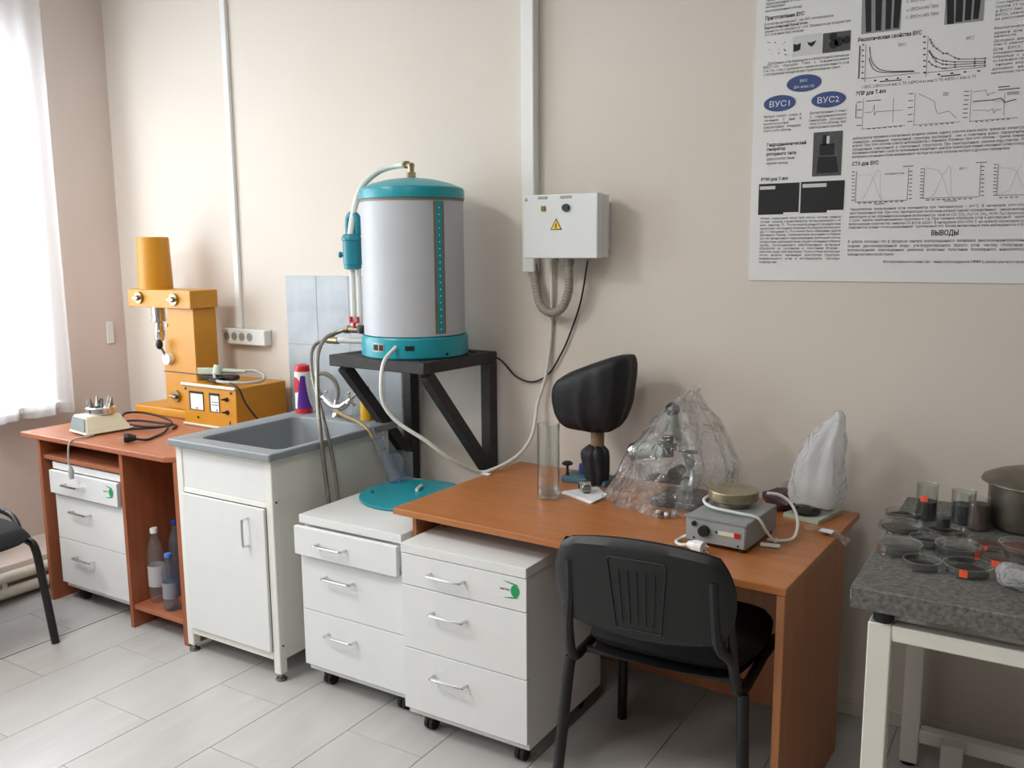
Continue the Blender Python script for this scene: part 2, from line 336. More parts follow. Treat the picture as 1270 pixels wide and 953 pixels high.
# poster print: text lines (group, text, u0, v, u1, cap height, bold), filled shapes, graph strokes
POSTER_TEXT=[
('a', 'технологии получения', 0.03, 0.9165, 0.151, 0.0085, 0),
('a', 'приготовления ВУС для', 0.031, 0.905, 0.149, 0.0085, 0),
('a', 'исследований', 0.03, 0.895, 0.092, 0.0085, 0),
('a', '(композиционный метод)', 0.029, 0.8825, 0.147, 0.0085, 0),
('h', 'Приготовление ВУС', 0.03, 0.8575, 0.156, 0.012, 1),
('b', 'В качестве дисперсной фазы ВУС использовался', 0.027, 0.8405, 0.247, 0.0085, 0),
('b', 'зольность 6%, влажность <10%. Влажность на воздухе при', 0.028, 0.8175, 0.301, 0.0085, 0),
('b', '20°С в течение трех месяцев', 0.029, 0.807, 0.156, 0.0085, 0),
('h', 'Канско-Ачинский бурый уголь:', 0.028, 0.829, 0.17, 0.0085, 1),
('c', 'Дробление угля проводили в лабораторной мельнице', 0.042, 0.714, 0.301, 0.0085, 0),
('c', 'ВМСТ-150,    порошок    Т-800    с    концентрациями', 0.028, 0.703, 0.301, 0.0085, 0),
('c', '0.04, 0.06, 1 мас.% добавляли к навеске измельченного угля', 0.029, 0.691, 0.302, 0.0085, 0),
('c', 'с последующим механическим перемешиванием смеси.', 0.029, 0.68, 0.278, 0.0085, 0),
('d', 'Выпуск  плавит  смеси  в', 0.037, 0.543, 0.159, 0.0085, 0),
('d', 'течение    3    дня    в', 0.037, 0.5305, 0.16, 0.0085, 0),
('d', 'высокоскоростном', 0.036, 0.5195, 0.119, 0.0085, 0),
('d', 'лабораторном   блендере', 0.036, 0.508, 0.159, 0.0085, 0),
('d', '2000 и 6000 об/мин.', 0.036, 0.4965, 0.129, 0.0085, 0),
('e', 'Диспергирование 15 минут', 0.186, 0.543, 0.302, 0.0085, 0),
('e', 'в    гидродинамическом', 0.188, 0.531, 0.303, 0.0085, 0),
('e', 'генераторе    роторного', 0.185, 0.5195, 0.302, 0.0085, 0),
('e', 'типа (12000 об/мин) при', 0.187, 0.5085, 0.301, 0.0085, 0),
('e', 'кавитационном режиме', 0.186, 0.497, 0.29, 0.0085, 0),
('h', 'Гидродинамический', 0.05, 0.4495, 0.179, 0.0105, 1),
('h', 'генератор', 0.05, 0.435, 0.112, 0.0105, 1),
('h', 'роторного типа', 0.049, 0.419, 0.147, 0.0105, 1),
('h', 'РЭМ для Т-800', 0.034, 0.336, 0.124, 0.0105, 1),
('g', '(двухлопастная', 0.05, 0.4035, 0.142, 0.0095, 0),
('g', 'крыльчатка)', 0.051, 0.389, 0.121, 0.0095, 0),
('p', 'Общее  содержание  аморфной  массы,  исходя  данным', 0.036, 0.207, 0.3, 0.0082, 0),
('p', 'отсева фракций, ограничивается частиц размером 5-40', 0.036, 0.1955, 0.3, 0.0082, 0),
('p', 'мкм,  рентген. Т5.  После кавитационного воздействия', 0.036, 0.184, 0.3, 0.0082, 0),
('p', 'происходит обогащение поверхности образца кислородом', 0.036, 0.173, 0.3, 0.0082, 0),
('p', '(до 10 отношения %). Это может быть объяснено двумя', 0.036, 0.162, 0.301, 0.0082, 0),
('p', 'причинами. Первая – поверхностное окисление суспензии', 0.036, 0.151, 0.301, 0.0082, 0),
('p', 'за счет интенсивного перемешивания примесной массы', 0.036, 0.1395, 0.301, 0.0082, 0),
('p', 'лабораторно наблюдается на общем изменении объема', 0.036, 0.128, 0.301, 0.0082, 0),
('p', 'пробы,   поглощающего   кавитационное   волновое', 0.036, 0.1165, 0.301, 0.0082, 0),
('p', 'обработки   из   суспензии   и   окисление.  Вторая –', 0.036, 0.1055, 0.301, 0.0082, 0),
('p', 'окислить воды при кавитации. Присутствие кислорода', 0.036, 0.0945, 0.301, 0.0082, 0),
('p', 'могло    вызвать    изменение    кристаллов   структуры', 0.036, 0.083, 0.302, 0.0082, 0),
('p', 'минерального   угля   и   активировать   частицы', 0.036, 0.0715, 0.302, 0.0082, 0),
('p', 'поверхностно.', 0.036, 0.0595, 0.097, 0.0082, 0),
('l', 'd - ВУС+0.2% Т800', 0.462, 0.85, 0.542, 0.0105, 0),
('l', 'e - ВУС+0.04% Т800', 0.464, 0.825, 0.553, 0.0105, 0),
('l', 'f - ВУС+1.04% Т800', 0.464, 0.803, 0.555, 0.0105, 0),
('h', 'Реологические свойства ВУС', 0.327, 0.753, 0.511, 0.012, 1),
('r', 'устойчивости', 0.707, 0.824, 0.7898, 0.0072, 0),
('r', 'что значительно', 0.708, 0.812, 0.8115, 0.0072, 0),
('r', 'после 10 суток на', 0.707, 0.801, 0.8243, 0.0072, 0),
('r', 'в ВУС1 без добавки', 0.708, 0.789, 0.8322, 0.0072, 0),
('r', 'ВУС2, увеличение', 0.708, 0.778, 0.8184, 0.0072, 0),
('r', 'их расслаивания', 0.708, 0.767, 0.8115, 0.0072, 0),
('r', 'Реологические исслед', 0.708, 0.741, 0.846, 0.0072, 0),
('r', 'время  для  полного', 0.709, 0.728, 0.8401, 0.0072, 0),
('r', 'вязкости', 0.709, 0.718, 0.7642, 0.0072, 0),
('r', 'Добавка  наночастиц', 0.709, 0.705, 0.8401, 0.0072, 0),
('r', 'мас.% увеличивает', 0.709, 0.695, 0.8263, 0.0072, 0),
('r', 'Для   ВУС2   введение', 0.708, 0.682, 0.8529, 0.0072, 0),
('r', 'упорядоченность', 0.709, 0.671, 0.8125, 0.0072, 0),
('r', 'образца  с  добавкой', 0.709, 0.66, 0.847, 0.0072, 0),
('r', 'остальных проявление', 0.71, 0.649, 0.848, 0.0072, 0),
('r', 'функции  взаимного', 0.709, 0.638, 0.8332, 0.0072, 0),
('r', 'добавки   является', 0.709, 0.626, 0.8332, 0.0072, 0),
('r', 'вязкопластичной', 0.708, 0.615, 0.8115, 0.0072, 0),
('k', 'ВУС1', 0.447, 0.725, 0.468, 0.009, 0),
('k', '1-ВУС; 2-ВУС+0.04 мас.% ТУ; 3-ВУС+0.06 мас.% ТУ; 4-ВУС+1 мас.% ТУ', 0.347, 0.609, 0.668, 0.0092, 0),
('h', 'ЭПР для Т-800', 0.328, 0.589, 0.418, 0.012, 1),
('k', 'ВУС 2', 0.635, 0.721, 0.655, 0.009, 0),
('m', 'наблюдается прежними и магнитными волнами силами, однако, избытка ионов марок, примесей, магнитуды в', 0.326, 0.453, 0.8154, 0.0085, 0),
('m', 'минералах,  изменение  электронной  структуры  растворной  фазы  и  появление  новых  парамагнитных', 0.326, 0.441, 0.8163, 0.0085, 0),
('m', 'новой. При 2000 об/мин спектр наблюдается 2 линиями Лоренца, при 6000 об/мин – тремя, линиями', 0.326, 0.43, 0.817, 0.0085, 0),
('m', '(проявление  электронной  и  электронной  структурой). При  кавитационном  режиме вид спектра  ЭМР', 0.326, 0.418, 0.8179, 0.0085, 0),
('m', 'изменение магнитных свойств применения магнитных центров преимущественно масляной суперпозицией', 0.326, 0.407, 0.8186, 0.0085, 0),
('m', 'материала изменение более непрерывной частицы из основ матрицы выпали и другими элементами.', 0.326, 0.395, 0.7718, 0.0085, 0),
('h', 'СТА для ВУС', 0.327, 0.371, 0.407, 0.012, 1),
('k', 'исходный уголь', 0.428, 0.3375, 0.485, 0.007, 0),
('k', 'ВУС 1', 0.64, 0.3425, 0.659, 0.007, 0),
('q', 'Термическое  превращение  угля  изменяется  при  температурах  –  600°С.  В  интервале  (100÷600)°С', 0.327, 0.229, 0.831, 0.0083, 0),
('q', 'декстрационный пик. При этих температурах возможен разрыв связей определённых функциональных', 0.327, 0.217, 0.8318, 0.0083, 0),
('q', 'некоторым углю обменяются важные возможности, трия из СО, СО₂, Н₂С-Н, СН₄, НСN, Н₂S происходит', 0.327, 0.205, 0.8327, 0.0083, 0),
('q', 'с сульфидами, карбонильными группами и т.д. При горении образцов угля в дисперсной форме В', 0.327, 0.194, 0.8334, 0.0083, 0),
('q', 'включающее количество энергии (15.813.8) кДж/г. В интервале (300÷370)°С на кривой характеристики', 0.326, 0.182, 0.8343, 0.0083, 0),
('q', 'появляются плавно точка разрешённый фрагментный тип. Более интенсивные пики наблюдаются в ВУС1', 0.326, 0.171, 0.8351, 0.0083, 0),
('h', 'ВЫВОДЫ', 0.573, 0.146, 0.649, 0.016, 1),
('v', 'В  работе  показано, что  в  процессе  синтеза  композиционного  материала  (высококонцентрированной', 0.326, 0.125, 0.8383, 0.0095, 0),
('v', 'основе   дистиллированной   воды,   ультрадисперсного   бурого   угля,   частиц   глобулярного', 0.326, 0.111, 0.8392, 0.0095, 0),
('v', 'использованием   кавитационных   режимов   возможно   получение   полимерного   нанокомпозита', 0.326, 0.098, 0.8401, 0.0095, 0),
('v', 'механическими свойствами.', 0.327, 0.084, 0.4685, 0.0095, 0),
('v', 'Исследования выполнены при финансовой поддержке РФФИ в рамках научного проекта', 0.437, 0.061, 0.8427, 0.0085, 0),
('w', 'ВУС', 0.152, 0.648, 0.175, 0.0085, 0),
('w', '(50 мас.%)', 0.132, 0.6295, 0.197, 0.0085, 0),
('w', 'ВУС1', 0.054, 0.5765, 0.12, 0.019, 0),
('w', 'ВУС2', 0.21, 0.5755, 0.278, 0.019, 0),
]
POSTER_POLY=[
('panel',[(0.122,0.795),(0.214,0.795),(0.214,0.731),(0.122,0.731)]),
('black',[(0.125,0.77),(0.131,0.771),(0.135,0.767),(0.149,0.772),(0.148,0.752),(0.142,0.748),(0.126,0.746)]),
('black',[(0.169,0.773),(0.179,0.769),(0.198,0.774),(0.192,0.762),(0.183,0.755),(0.178,0.76),(0.174,0.761)]),
('dark',[(0.218,0.792),(0.304,0.792),(0.304,0.731),(0.218,0.731)]),
('black',[(0.2625,0.779),(0.2608,0.7853),(0.2563,0.7898),(0.25,0.7915),(0.2437,0.7898),(0.2392,0.7853),(0.2375,0.779),(0.2392,0.7727),(0.2437,0.7682),(0.25,0.7665),(0.2563,0.7682),(0.2608,0.7727)]),
('black',[(0.2844,0.761),(0.2823,0.7687),(0.2767,0.7743),(0.269,0.7764),(0.2613,0.7743),(0.2557,0.7687),(0.2536,0.761),(0.2557,0.7533),(0.2613,0.7477),(0.269,0.7456),(0.2767,0.7477),(0.2823,0.7533)]),
('black',[(0.2675,0.756),(0.2655,0.7632),(0.2602,0.7685),(0.253,0.7705),(0.2458,0.7685),(0.2405,0.7632),(0.2385,0.756),(0.2405,0.7488),(0.2458,0.7435),(0.253,0.7415),(0.2602,0.7435),(0.2655,0.7488)]),
('black',[(0.3045,0.764),(0.3028,0.7703),(0.2983,0.7748),(0.292,0.7765),(0.2857,0.7748),(0.2812,0.7703),(0.2795,0.764),(0.2812,0.7577),(0.2857,0.7532),(0.292,0.7515),(0.2983,0.7532),(0.3028,0.7577)]),
('black',[(0.0496,0.785),(0.0488,0.7864),(0.0472,0.7864),(0.0464,0.785),(0.0472,0.7836),(0.0488,0.7836)]),
('black',[(0.0426,0.787),(0.0418,0.7884),(0.0402,0.7884),(0.0394,0.787),(0.0402,0.7856),(0.0418,0.7856)]),
('black',[(0.1021,0.741),(0.1011,0.7428),(0.0989,0.7428),(0.0979,0.741),(0.0989,0.7392),(0.1011,0.7392)]),
('black',[(0.0484,0.762),(0.0477,0.7632),(0.0463,0.7632),(0.0456,0.762),(0.0463,0.7608),(0.0477,0.7608)]),
('black',[(0.0443,0.785),(0.0436,0.7861),(0.0424,0.7861),(0.0417,0.785),(0.0424,0.7839),(0.0436,0.7839)]),
('black',[(0.1032,0.74),(0.1021,0.7419),(0.0999,0.7419),(0.0988,0.74),(0.0999,0.7381),(0.1021,0.7381)]),
('black',[(0.0914,0.775),(0.0907,0.7762),(0.0893,0.7762),(0.0886,0.775),(0.0893,0.7738),(0.0907,0.7738)]),
('black',[(0.0802,0.748),(0.0791,0.7499),(0.0769,0.7499),(0.0758,0.748),(0.0769,0.7461),(0.0791,0.7461)]),
('black',[(0.0979,0.78),(0.0969,0.7816),(0.0951,0.7816),(0.0941,0.78),(0.0951,0.7784),(0.0969,0.7784)]),
('black',[(0.0822,0.759),(0.0816,0.7601),(0.0804,0.7601),(0.0798,0.759),(0.0804,0.7579),(0.0816,0.7579)]),
('black',[(0.0674,0.783),(0.0662,0.785),(0.0638,0.785),(0.0626,0.783),(0.0638,0.781),(0.0662,0.781)]),
('black',[(0.0974,0.755),(0.0967,0.7562),(0.0953,0.7562),(0.0946,0.755),(0.0953,0.7538),(0.0967,0.7538)]),
('black',[(0.1013,0.754),(0.1001,0.756),(0.0979,0.756),(0.0967,0.754),(0.0979,0.752),(0.1001,0.752)]),
('black',[(0.0966,0.758),(0.0958,0.7594),(0.0942,0.7594),(0.0934,0.758),(0.0942,0.7566),(0.0958,0.7566)]),
('black',[(0.0772,0.764),(0.0766,0.7651),(0.0754,0.7651),(0.0748,0.764),(0.0754,0.7629),(0.0766,0.7629)]),
('black',[(0.055,0.746),(0.0545,0.7469),(0.0535,0.7469),(0.053,0.746),(0.0535,0.7451),(0.0545,0.7451)]),
('blue',[(0.22,0.644),(0.2193,0.6482),(0.2173,0.6523),(0.2139,0.6563),(0.2093,0.6599),(0.2036,0.6631),(0.1969,0.6658),(0.1894,0.6681),(0.1813,0.6697),(0.1728,0.6707),(0.164,0.671),(0.1552,0.6707),(0.1467,0.6697),(0.1386,0.6681),(0.1311,0.6658),(0.1244,0.6631),(0.1187,0.6599),(0.1141,0.6563),(0.1107,0.6523),(0.1087,0.6482),(0.108,0.644),(0.1087,0.6398),(0.1107,0.6357),(0.1141,0.6317),(0.1187,0.6281),(0.1244,0.6249),(0.1311,0.6222),(0.1386,0.6199),(0.1467,0.6183),(0.1552,0.6173),(0.164,0.617),(0.1728,0.6173),(0.1813,0.6183),(0.1894,0.6199),(0.1969,0.6222),(0.2036,0.6249),(0.2093,0.6281),(0.2139,0.6317),(0.2173,0.6357),(0.2193,0.6398)]),
('blue',[(0.14,0.587),(0.1393,0.5911),(0.1374,0.595),(0.1342,0.5988),(0.1299,0.6023),(0.1245,0.6054),(0.1182,0.608),(0.1111,0.6102),(0.1034,0.6117),(0.0953,0.6127),(0.087,0.613),(0.0787,0.6127),(0.0706,0.6117),(0.0629,0.6102),(0.0558,0.608),(0.0495,0.6054),(0.0441,0.6023),(0.0398,0.5988),(0.0366,0.595),(0.0347,0.5911),(0.034,0.587),(0.0347,0.5829),(0.0366,0.579),(0.0398,0.5752),(0.0441,0.5717),(0.0495,0.5686),(0.0558,0.566),(0.0629,0.5638),(0.0706,0.5623),(0.0787,0.5613),(0.087,0.561),(0.0953,0.5613),(0.1034,0.5623),(0.1111,0.5638),(0.1182,0.566),(0.1245,0.5686),(0.1299,0.5717),(0.1342,0.5752),(0.1374,0.579),(0.1393,0.5829)]),
('blue',[(0.298,0.585),(0.2973,0.5889),(0.2954,0.5927),(0.2921,0.5963),(0.2877,0.5997),(0.2822,0.6027),(0.2757,0.6052),(0.2685,0.6073),(0.2607,0.6088),(0.2524,0.6097),(0.244,0.61),(0.2356,0.6097),(0.2273,0.6088),(0.2195,0.6073),(0.2123,0.6052),(0.2058,0.6027),(0.2003,0.5997),(0.1959,0.5963),(0.1926,0.5927),(0.1907,0.5889),(0.19,0.585),(0.1907,0.5811),(0.1926,0.5773),(0.1959,0.5737),(0.2003,0.5703),(0.2058,0.5673),(0.2123,0.5648),(0.2195,0.5627),(0.2273,0.5612),(0.2356,0.5603),(0.244,0.56),(0.2524,0.5603),(0.2607,0.5612),(0.2685,0.5627),(0.2757,0.5648),(0.2822,0.5673),(0.2877,0.5703),(0.2921,0.5737),(0.2954,0.5773),(0.2973,0.5811)]),
('dark',[(0.202,0.484),(0.294,0.484),(0.294,0.343),(0.202,0.343)]),
('black',[(0.219,0.405),(0.277,0.404),(0.286,0.353),(0.216,0.352)]),
('mid',[(0.217,0.409),(0.28,0.409),(0.28,0.399),(0.217,0.399)]),
('mid',[(0.211,0.356),(0.288,0.356),(0.288,0.347),(0.211,0.347)]),
('black',[(0.223,0.446),(0.27,0.446),(0.27,0.409),(0.223,0.409)]),
('mid',[(0.236,0.426),(0.262,0.426),(0.262,0.413),(0.236,0.413)]),
('light',[(0.244,0.47),(0.253,0.47),(0.253,0.446),(0.244,0.446)]),
('black',[(0.231,0.474),(0.244,0.474),(0.244,0.442),(0.231,0.442)]),
('black',[(0.027,0.326),(0.163,0.326),(0.163,0.223),(0.027,0.223)]),
('black',[(0.168,0.327),(0.307,0.327),(0.307,0.225),(0.168,0.225)]),
('light',[(0.031,0.318),(0.083,0.318),(0.083,0.307),(0.031,0.307)]),
('light',[(0.173,0.32),(0.25,0.32),(0.25,0.308),(0.173,0.308)]),
('white',[(0.113,0.229),(0.163,0.229),(0.163,0.222),(0.113,0.222)]),
('white',[(0.255,0.232),(0.307,0.232),(0.307,0.224),(0.255,0.224)]),
('mid',[(0.332,0.903),(0.449,0.886),(0.45,0.774),(0.335,0.775)]),
('black',[(0.34,0.902),(0.359,0.899),(0.365,0.779),(0.349,0.779)]),
('black',[(0.371,0.898),(0.392,0.895),(0.394,0.78),(0.377,0.78)]),
('black',[(0.402,0.893),(0.421,0.89),(0.422,0.78),(0.406,0.78)]),
('black',[(0.428,0.889),(0.449,0.886),(0.445,0.78),(0.428,0.781)]),
('mid',[(0.571,0.868),(0.677,0.852),(0.677,0.77),(0.572,0.772)]),
('black',[(0.573,0.867),(0.594,0.864),(0.599,0.772),(0.58,0.773)]),
('black',[(0.6,0.863),(0.62,0.86),(0.621,0.775),(0.602,0.776)]),
('black',[(0.626,0.86),(0.644,0.857),(0.644,0.777),(0.627,0.777)]),
('black',[(0.65,0.856),(0.668,0.853),(0.664,0.777),(0.649,0.778)]),
]
POSTER_LINES=[
(0.0012,[(0.351,0.742),(0.353,0.628)]),
(0.0012,[(0.345,0.639),(0.513,0.64)]),
(0.0035,[(0.333,0.741),(0.334,0.64)]),
(0.0022,[(0.362,0.734),(0.366,0.704),(0.372,0.687),(0.381,0.674),(0.395,0.662),(0.412,0.656),(0.434,0.652),(0.496,0.647)]),
(0.0022,[(0.362,0.701),(0.366,0.686),(0.375,0.667),(0.388,0.657),(0.406,0.652),(0.43,0.649),(0.448,0.648),(0.496,0.645)]),
(0.004,[(0.34,0.743),(0.345,0.743)]),
(0.004,[(0.34,0.726),(0.346,0.726)]),
(0.004,[(0.341,0.709),(0.346,0.709)]),
(0.004,[(0.341,0.692),(0.347,0.692)]),
(0.004,[(0.342,0.675),(0.347,0.675)]),
(0.004,[(0.342,0.658),(0.348,0.657)]),
(0.004,[(0.343,0.64),(0.349,0.64)]),
(0.004,[(0.38,0.63),(0.388,0.63)]),
(0.004,[(0.414,0.63),(0.422,0.63)]),
(0.004,[(0.447,0.63),(0.454,0.63)]),
(0.004,[(0.479,0.63),(0.486,0.63)]),
(0.003,[(0.398,0.625),(0.462,0.624)]),
(0.0012,[(0.53,0.745),(0.53,0.626)]),
(0.0012,[(0.523,0.638),(0.694,0.638)]),
(0.0016,[(0.536,0.734),(0.541,0.724),(0.546,0.714),(0.556,0.705),(0.574,0.69),(0.585,0.688),(0.608,0.673),(0.618,0.668),(0.661,0.664),(0.689,0.662)]),
(0.0045,[(0.534,0.735),(0.538,0.734)]),
(0.0045,[(0.538,0.724),(0.543,0.724)]),
(0.0045,[(0.544,0.715),(0.548,0.714)]),
(0.0045,[(0.554,0.706),(0.558,0.705)]),
(0.0045,[(0.572,0.69),(0.576,0.689)]),
(0.0045,[(0.583,0.689),(0.587,0.688)]),
(0.0045,[(0.606,0.673),(0.61,0.673)]),
(0.0045,[(0.616,0.669),(0.62,0.668)]),
(0.0045,[(0.659,0.664),(0.663,0.664)]),
(0.0045,[(0.687,0.662),(0.691,0.662)]),
(0.0016,[(0.535,0.702),(0.542,0.69),(0.556,0.677),(0.575,0.668),(0.584,0.666),(0.608,0.661),(0.661,0.656),(0.688,0.654)]),
(0.0045,[(0.533,0.702),(0.537,0.702)]),
(0.0045,[(0.54,0.691),(0.544,0.69)]),
(0.0045,[(0.553,0.677),(0.558,0.677)]),
(0.0045,[(0.573,0.668),(0.577,0.668)]),
(0.0045,[(0.582,0.666),(0.586,0.666)]),
(0.0045,[(0.606,0.661),(0.61,0.661)]),
(0.0045,[(0.659,0.656),(0.663,0.656)]),
(0.0045,[(0.686,0.654),(0.69,0.654)]),
(0.0016,[(0.537,0.697),(0.546,0.682),(0.556,0.668),(0.575,0.658),(0.585,0.656),(0.609,0.653),(0.662,0.651),(0.689,0.649)]),
(0.0045,[(0.535,0.697),(0.54,0.697)]),
(0.0045,[(0.544,0.682),(0.548,0.682)]),
(0.0045,[(0.554,0.668),(0.558,0.668)]),
(0.0045,[(0.573,0.658),(0.577,0.658)]),
(0.0045,[(0.583,0.656),(0.587,0.656)]),
(0.0045,[(0.607,0.653),(0.611,0.653)]),
(0.0045,[(0.66,0.651),(0.664,0.651)]),
(0.0045,[(0.687,0.65),(0.691,0.649)]),
(0.0016,[(0.536,0.67),(0.545,0.66),(0.557,0.653),(0.576,0.646),(0.584,0.645),(0.609,0.646),(0.662,0.644),(0.689,0.643)]),
(0.0045,[(0.534,0.67),(0.538,0.67)]),
(0.0045,[(0.543,0.66),(0.547,0.66)]),
(0.0045,[(0.555,0.653),(0.559,0.653)]),
(0.0045,[(0.574,0.646),(0.578,0.646)]),
(0.0045,[(0.581,0.645),(0.586,0.645)]),
(0.0045,[(0.607,0.646),(0.611,0.646)]),
(0.0045,[(0.66,0.644),(0.664,0.643)]),
(0.0045,[(0.687,0.643),(0.691,0.642)]),
(0.004,[(0.516,0.745),(0.523,0.745)]),
(0.004,[(0.517,0.728),(0.524,0.728)]),
(0.004,[(0.518,0.71),(0.525,0.71)]),
(0.004,[(0.519,0.692),(0.526,0.692)]),
(0.004,[(0.52,0.674),(0.527,0.674)]),
(0.004,[(0.521,0.657),(0.528,0.657)]),
(0.004,[(0.522,0.639),(0.529,0.639)]),
(0.004,[(0.562,0.629),(0.57,0.629)]),
(0.004,[(0.598,0.629),(0.606,0.629)]),
(0.004,[(0.634,0.629),(0.641,0.629)]),
(0.004,[(0.67,0.628),(0.678,0.628)]),
(0.003,[(0.571,0.623),(0.626,0.623)]),
(0.001,[(0.352,0.578),(0.352,0.483)]),
(0.001,[(0.352,0.484),(0.479,0.486)]),
(0.001,[(0.357,0.534),(0.378,0.534),(0.382,0.541),(0.385,0.556),(0.387,0.523),(0.391,0.534),(0.469,0.533)]),
(0.001,[(0.441,0.572),(0.442,0.498)]),
(0.001,[(0.503,0.58),(0.504,0.482)]),
(0.001,[(0.503,0.485),(0.634,0.485)]),
(0.001,[(0.512,0.578),(0.53,0.568),(0.543,0.561),(0.559,0.549),(0.564,0.525),(0.571,0.512),(0.576,0.514),(0.601,0.519),(0.622,0.495)]),
(0.001,[(0.658,0.576),(0.659,0.481)]),
(0.001,[(0.658,0.484),(0.785,0.485)]),
(0.001,[(0.663,0.568),(0.692,0.571),(0.696,0.572),(0.702,0.554),(0.709,0.56),(0.722,0.563)]),
(0.001,[(0.714,0.541),(0.726,0.535),(0.74,0.538)]),
(0.001,[(0.666,0.515),(0.698,0.513),(0.705,0.509),(0.718,0.516),(0.722,0.501),(0.725,0.511),(0.742,0.512)]),
(0.001,[(0.747,0.558),(0.748,0.492)]),
(0.0024,[(0.664,0.541),(0.714,0.541),(0.739,0.544),(0.748,0.53),(0.755,0.533),(0.778,0.537)]),
(0.002,[(0.36,0.569),(0.404,0.569)]),
(0.002,[(0.331,0.565),(0.331,0.519)]),
(0.002,[(0.581,0.573),(0.596,0.573)]),
(0.002,[(0.581,0.567),(0.596,0.567)]),
(0.0025,[(0.728,0.576),(0.759,0.576)]),
(0.0025,[(0.729,0.568),(0.785,0.568)]),
(0.002,[(0.753,0.558),(0.784,0.558)]),
(0.002,[(0.753,0.553),(0.784,0.553)]),
(0.002,[(0.368,0.483),(0.377,0.483)]),
(0.002,[(0.384,0.483),(0.393,0.483)]),
(0.002,[(0.4,0.483),(0.408,0.483)]),
(0.002,[(0.416,0.483),(0.424,0.484)]),
(0.002,[(0.431,0.484),(0.44,0.484)]),
(0.002,[(0.447,0.484),(0.455,0.484)]),
(0.002,[(0.462,0.484),(0.47,0.484)]),
(0.002,[(0.52,0.481),(0.527,0.481)]),
(0.002,[(0.535,0.481),(0.542,0.481)]),
(0.002,[(0.55,0.481),(0.557,0.481)]),
(0.002,[(0.564,0.481),(0.572,0.482)]),
(0.002,[(0.579,0.482),(0.587,0.482)]),
(0.002,[(0.594,0.482),(0.602,0.482)]),
(0.002,[(0.608,0.482),(0.616,0.482)]),
(0.002,[(0.674,0.481),(0.681,0.481)]),
(0.002,[(0.688,0.481),(0.695,0.481)]),
(0.002,[(0.702,0.481),(0.709,0.481)]),
(0.002,[(0.716,0.482),(0.723,0.482)]),
(0.002,[(0.73,0.482),(0.737,0.482)]),
(0.002,[(0.744,0.482),(0.751,0.482)]),
(0.002,[(0.757,0.482),(0.765,0.482)]),
(0.002,[(0.333,0.568),(0.349,0.568)]),
(0.002,[(0.334,0.544),(0.349,0.544)]),
(0.002,[(0.334,0.52),(0.349,0.52)]),
(0.002,[(0.334,0.496),(0.35,0.496)]),
(0.002,[(0.484,0.58),(0.498,0.58)]),
(0.002,[(0.484,0.559),(0.498,0.559)]),
(0.002,[(0.484,0.538),(0.499,0.539)]),
(0.002,[(0.485,0.517),(0.499,0.518)]),
(0.002,[(0.485,0.496),(0.5,0.497)]),
(0.002,[(0.639,0.572),(0.652,0.572)]),
(0.002,[(0.639,0.56),(0.652,0.56)]),
(0.002,[(0.639,0.547),(0.652,0.547)]),
(0.002,[(0.639,0.534),(0.652,0.534)]),
(0.002,[(0.639,0.521),(0.652,0.521)]),
(0.002,[(0.639,0.509),(0.652,0.509)]),
(0.002,[(0.639,0.496),(0.652,0.496)]),
(0.0014,[(0.342,0.353),(0.342,0.256)]),
(0.0014,[(0.342,0.256),(0.498,0.257)]),
(0.0014,[(0.497,0.356),(0.497,0.257)]),
(0.0014,[(0.542,0.352),(0.543,0.26)]),
(0.0014,[(0.543,0.26),(0.698,0.26)]),
(0.0014,[(0.697,0.356),(0.699,0.26)]),
(0.0014,[(0.744,0.353),(0.745,0.262)]),
(0.0014,[(0.745,0.262),(0.818,0.261)]),
(0.00045,[(0.348,0.341),(0.384,0.34),(0.393,0.329),(0.415,0.271),(0.422,0.258)]),
(0.00045,[(0.362,0.262),(0.37,0.273),(0.389,0.32),(0.397,0.337),(0.406,0.356),(0.413,0.35),(0.418,0.267),(0.426,0.26)]),
(0.00045,[(0.545,0.354),(0.579,0.345),(0.591,0.332),(0.61,0.277),(0.619,0.26)]),
(0.00045,[(0.564,0.261),(0.575,0.274),(0.595,0.332),(0.611,0.354),(0.615,0.352),(0.621,0.268),(0.628,0.26)]),
(0.00045,[(0.746,0.343),(0.782,0.34),(0.792,0.33),(0.813,0.281)]),
(0.00045,[(0.754,0.265),(0.779,0.278),(0.792,0.326),(0.805,0.35)]),
(0.0022,[(0.328,0.352),(0.337,0.351)]),
(0.0022,[(0.328,0.34),(0.337,0.34)]),
(0.0022,[(0.328,0.329),(0.338,0.329)]),
(0.0022,[(0.329,0.318),(0.338,0.318)]),
(0.0022,[(0.329,0.307),(0.338,0.307)]),
(0.0022,[(0.329,0.295),(0.339,0.295)]),
(0.0022,[(0.33,0.284),(0.339,0.284)]),
(0.0022,[(0.33,0.273),(0.339,0.273)]),
(0.0022,[(0.33,0.262),(0.34,0.262)]),
(0.0022,[(0.499,0.345),(0.508,0.345)]),
(0.0022,[(0.499,0.333),(0.508,0.333)]),
(0.0022,[(0.5,0.321),(0.509,0.321)]),
(0.0022,[(0.5,0.309),(0.509,0.309)]),
(0.0022,[(0.501,0.297),(0.509,0.297)]),
(0.0022,[(0.501,0.285),(0.51,0.285)]),
(0.0022,[(0.502,0.273),(0.51,0.273)]),
(0.0022,[(0.502,0.261),(0.511,0.261)]),
(0.0022,[(0.531,0.35),(0.539,0.35)]),
(0.0022,[(0.531,0.34),(0.54,0.34)]),
(0.0022,[(0.531,0.33),(0.54,0.33)]),
(0.0022,[(0.532,0.32),(0.54,0.32)]),
(0.0022,[(0.532,0.311),(0.541,0.311)]),
(0.0022,[(0.532,0.301),(0.541,0.301)]),
(0.0022,[(0.533,0.291),(0.541,0.291)]),
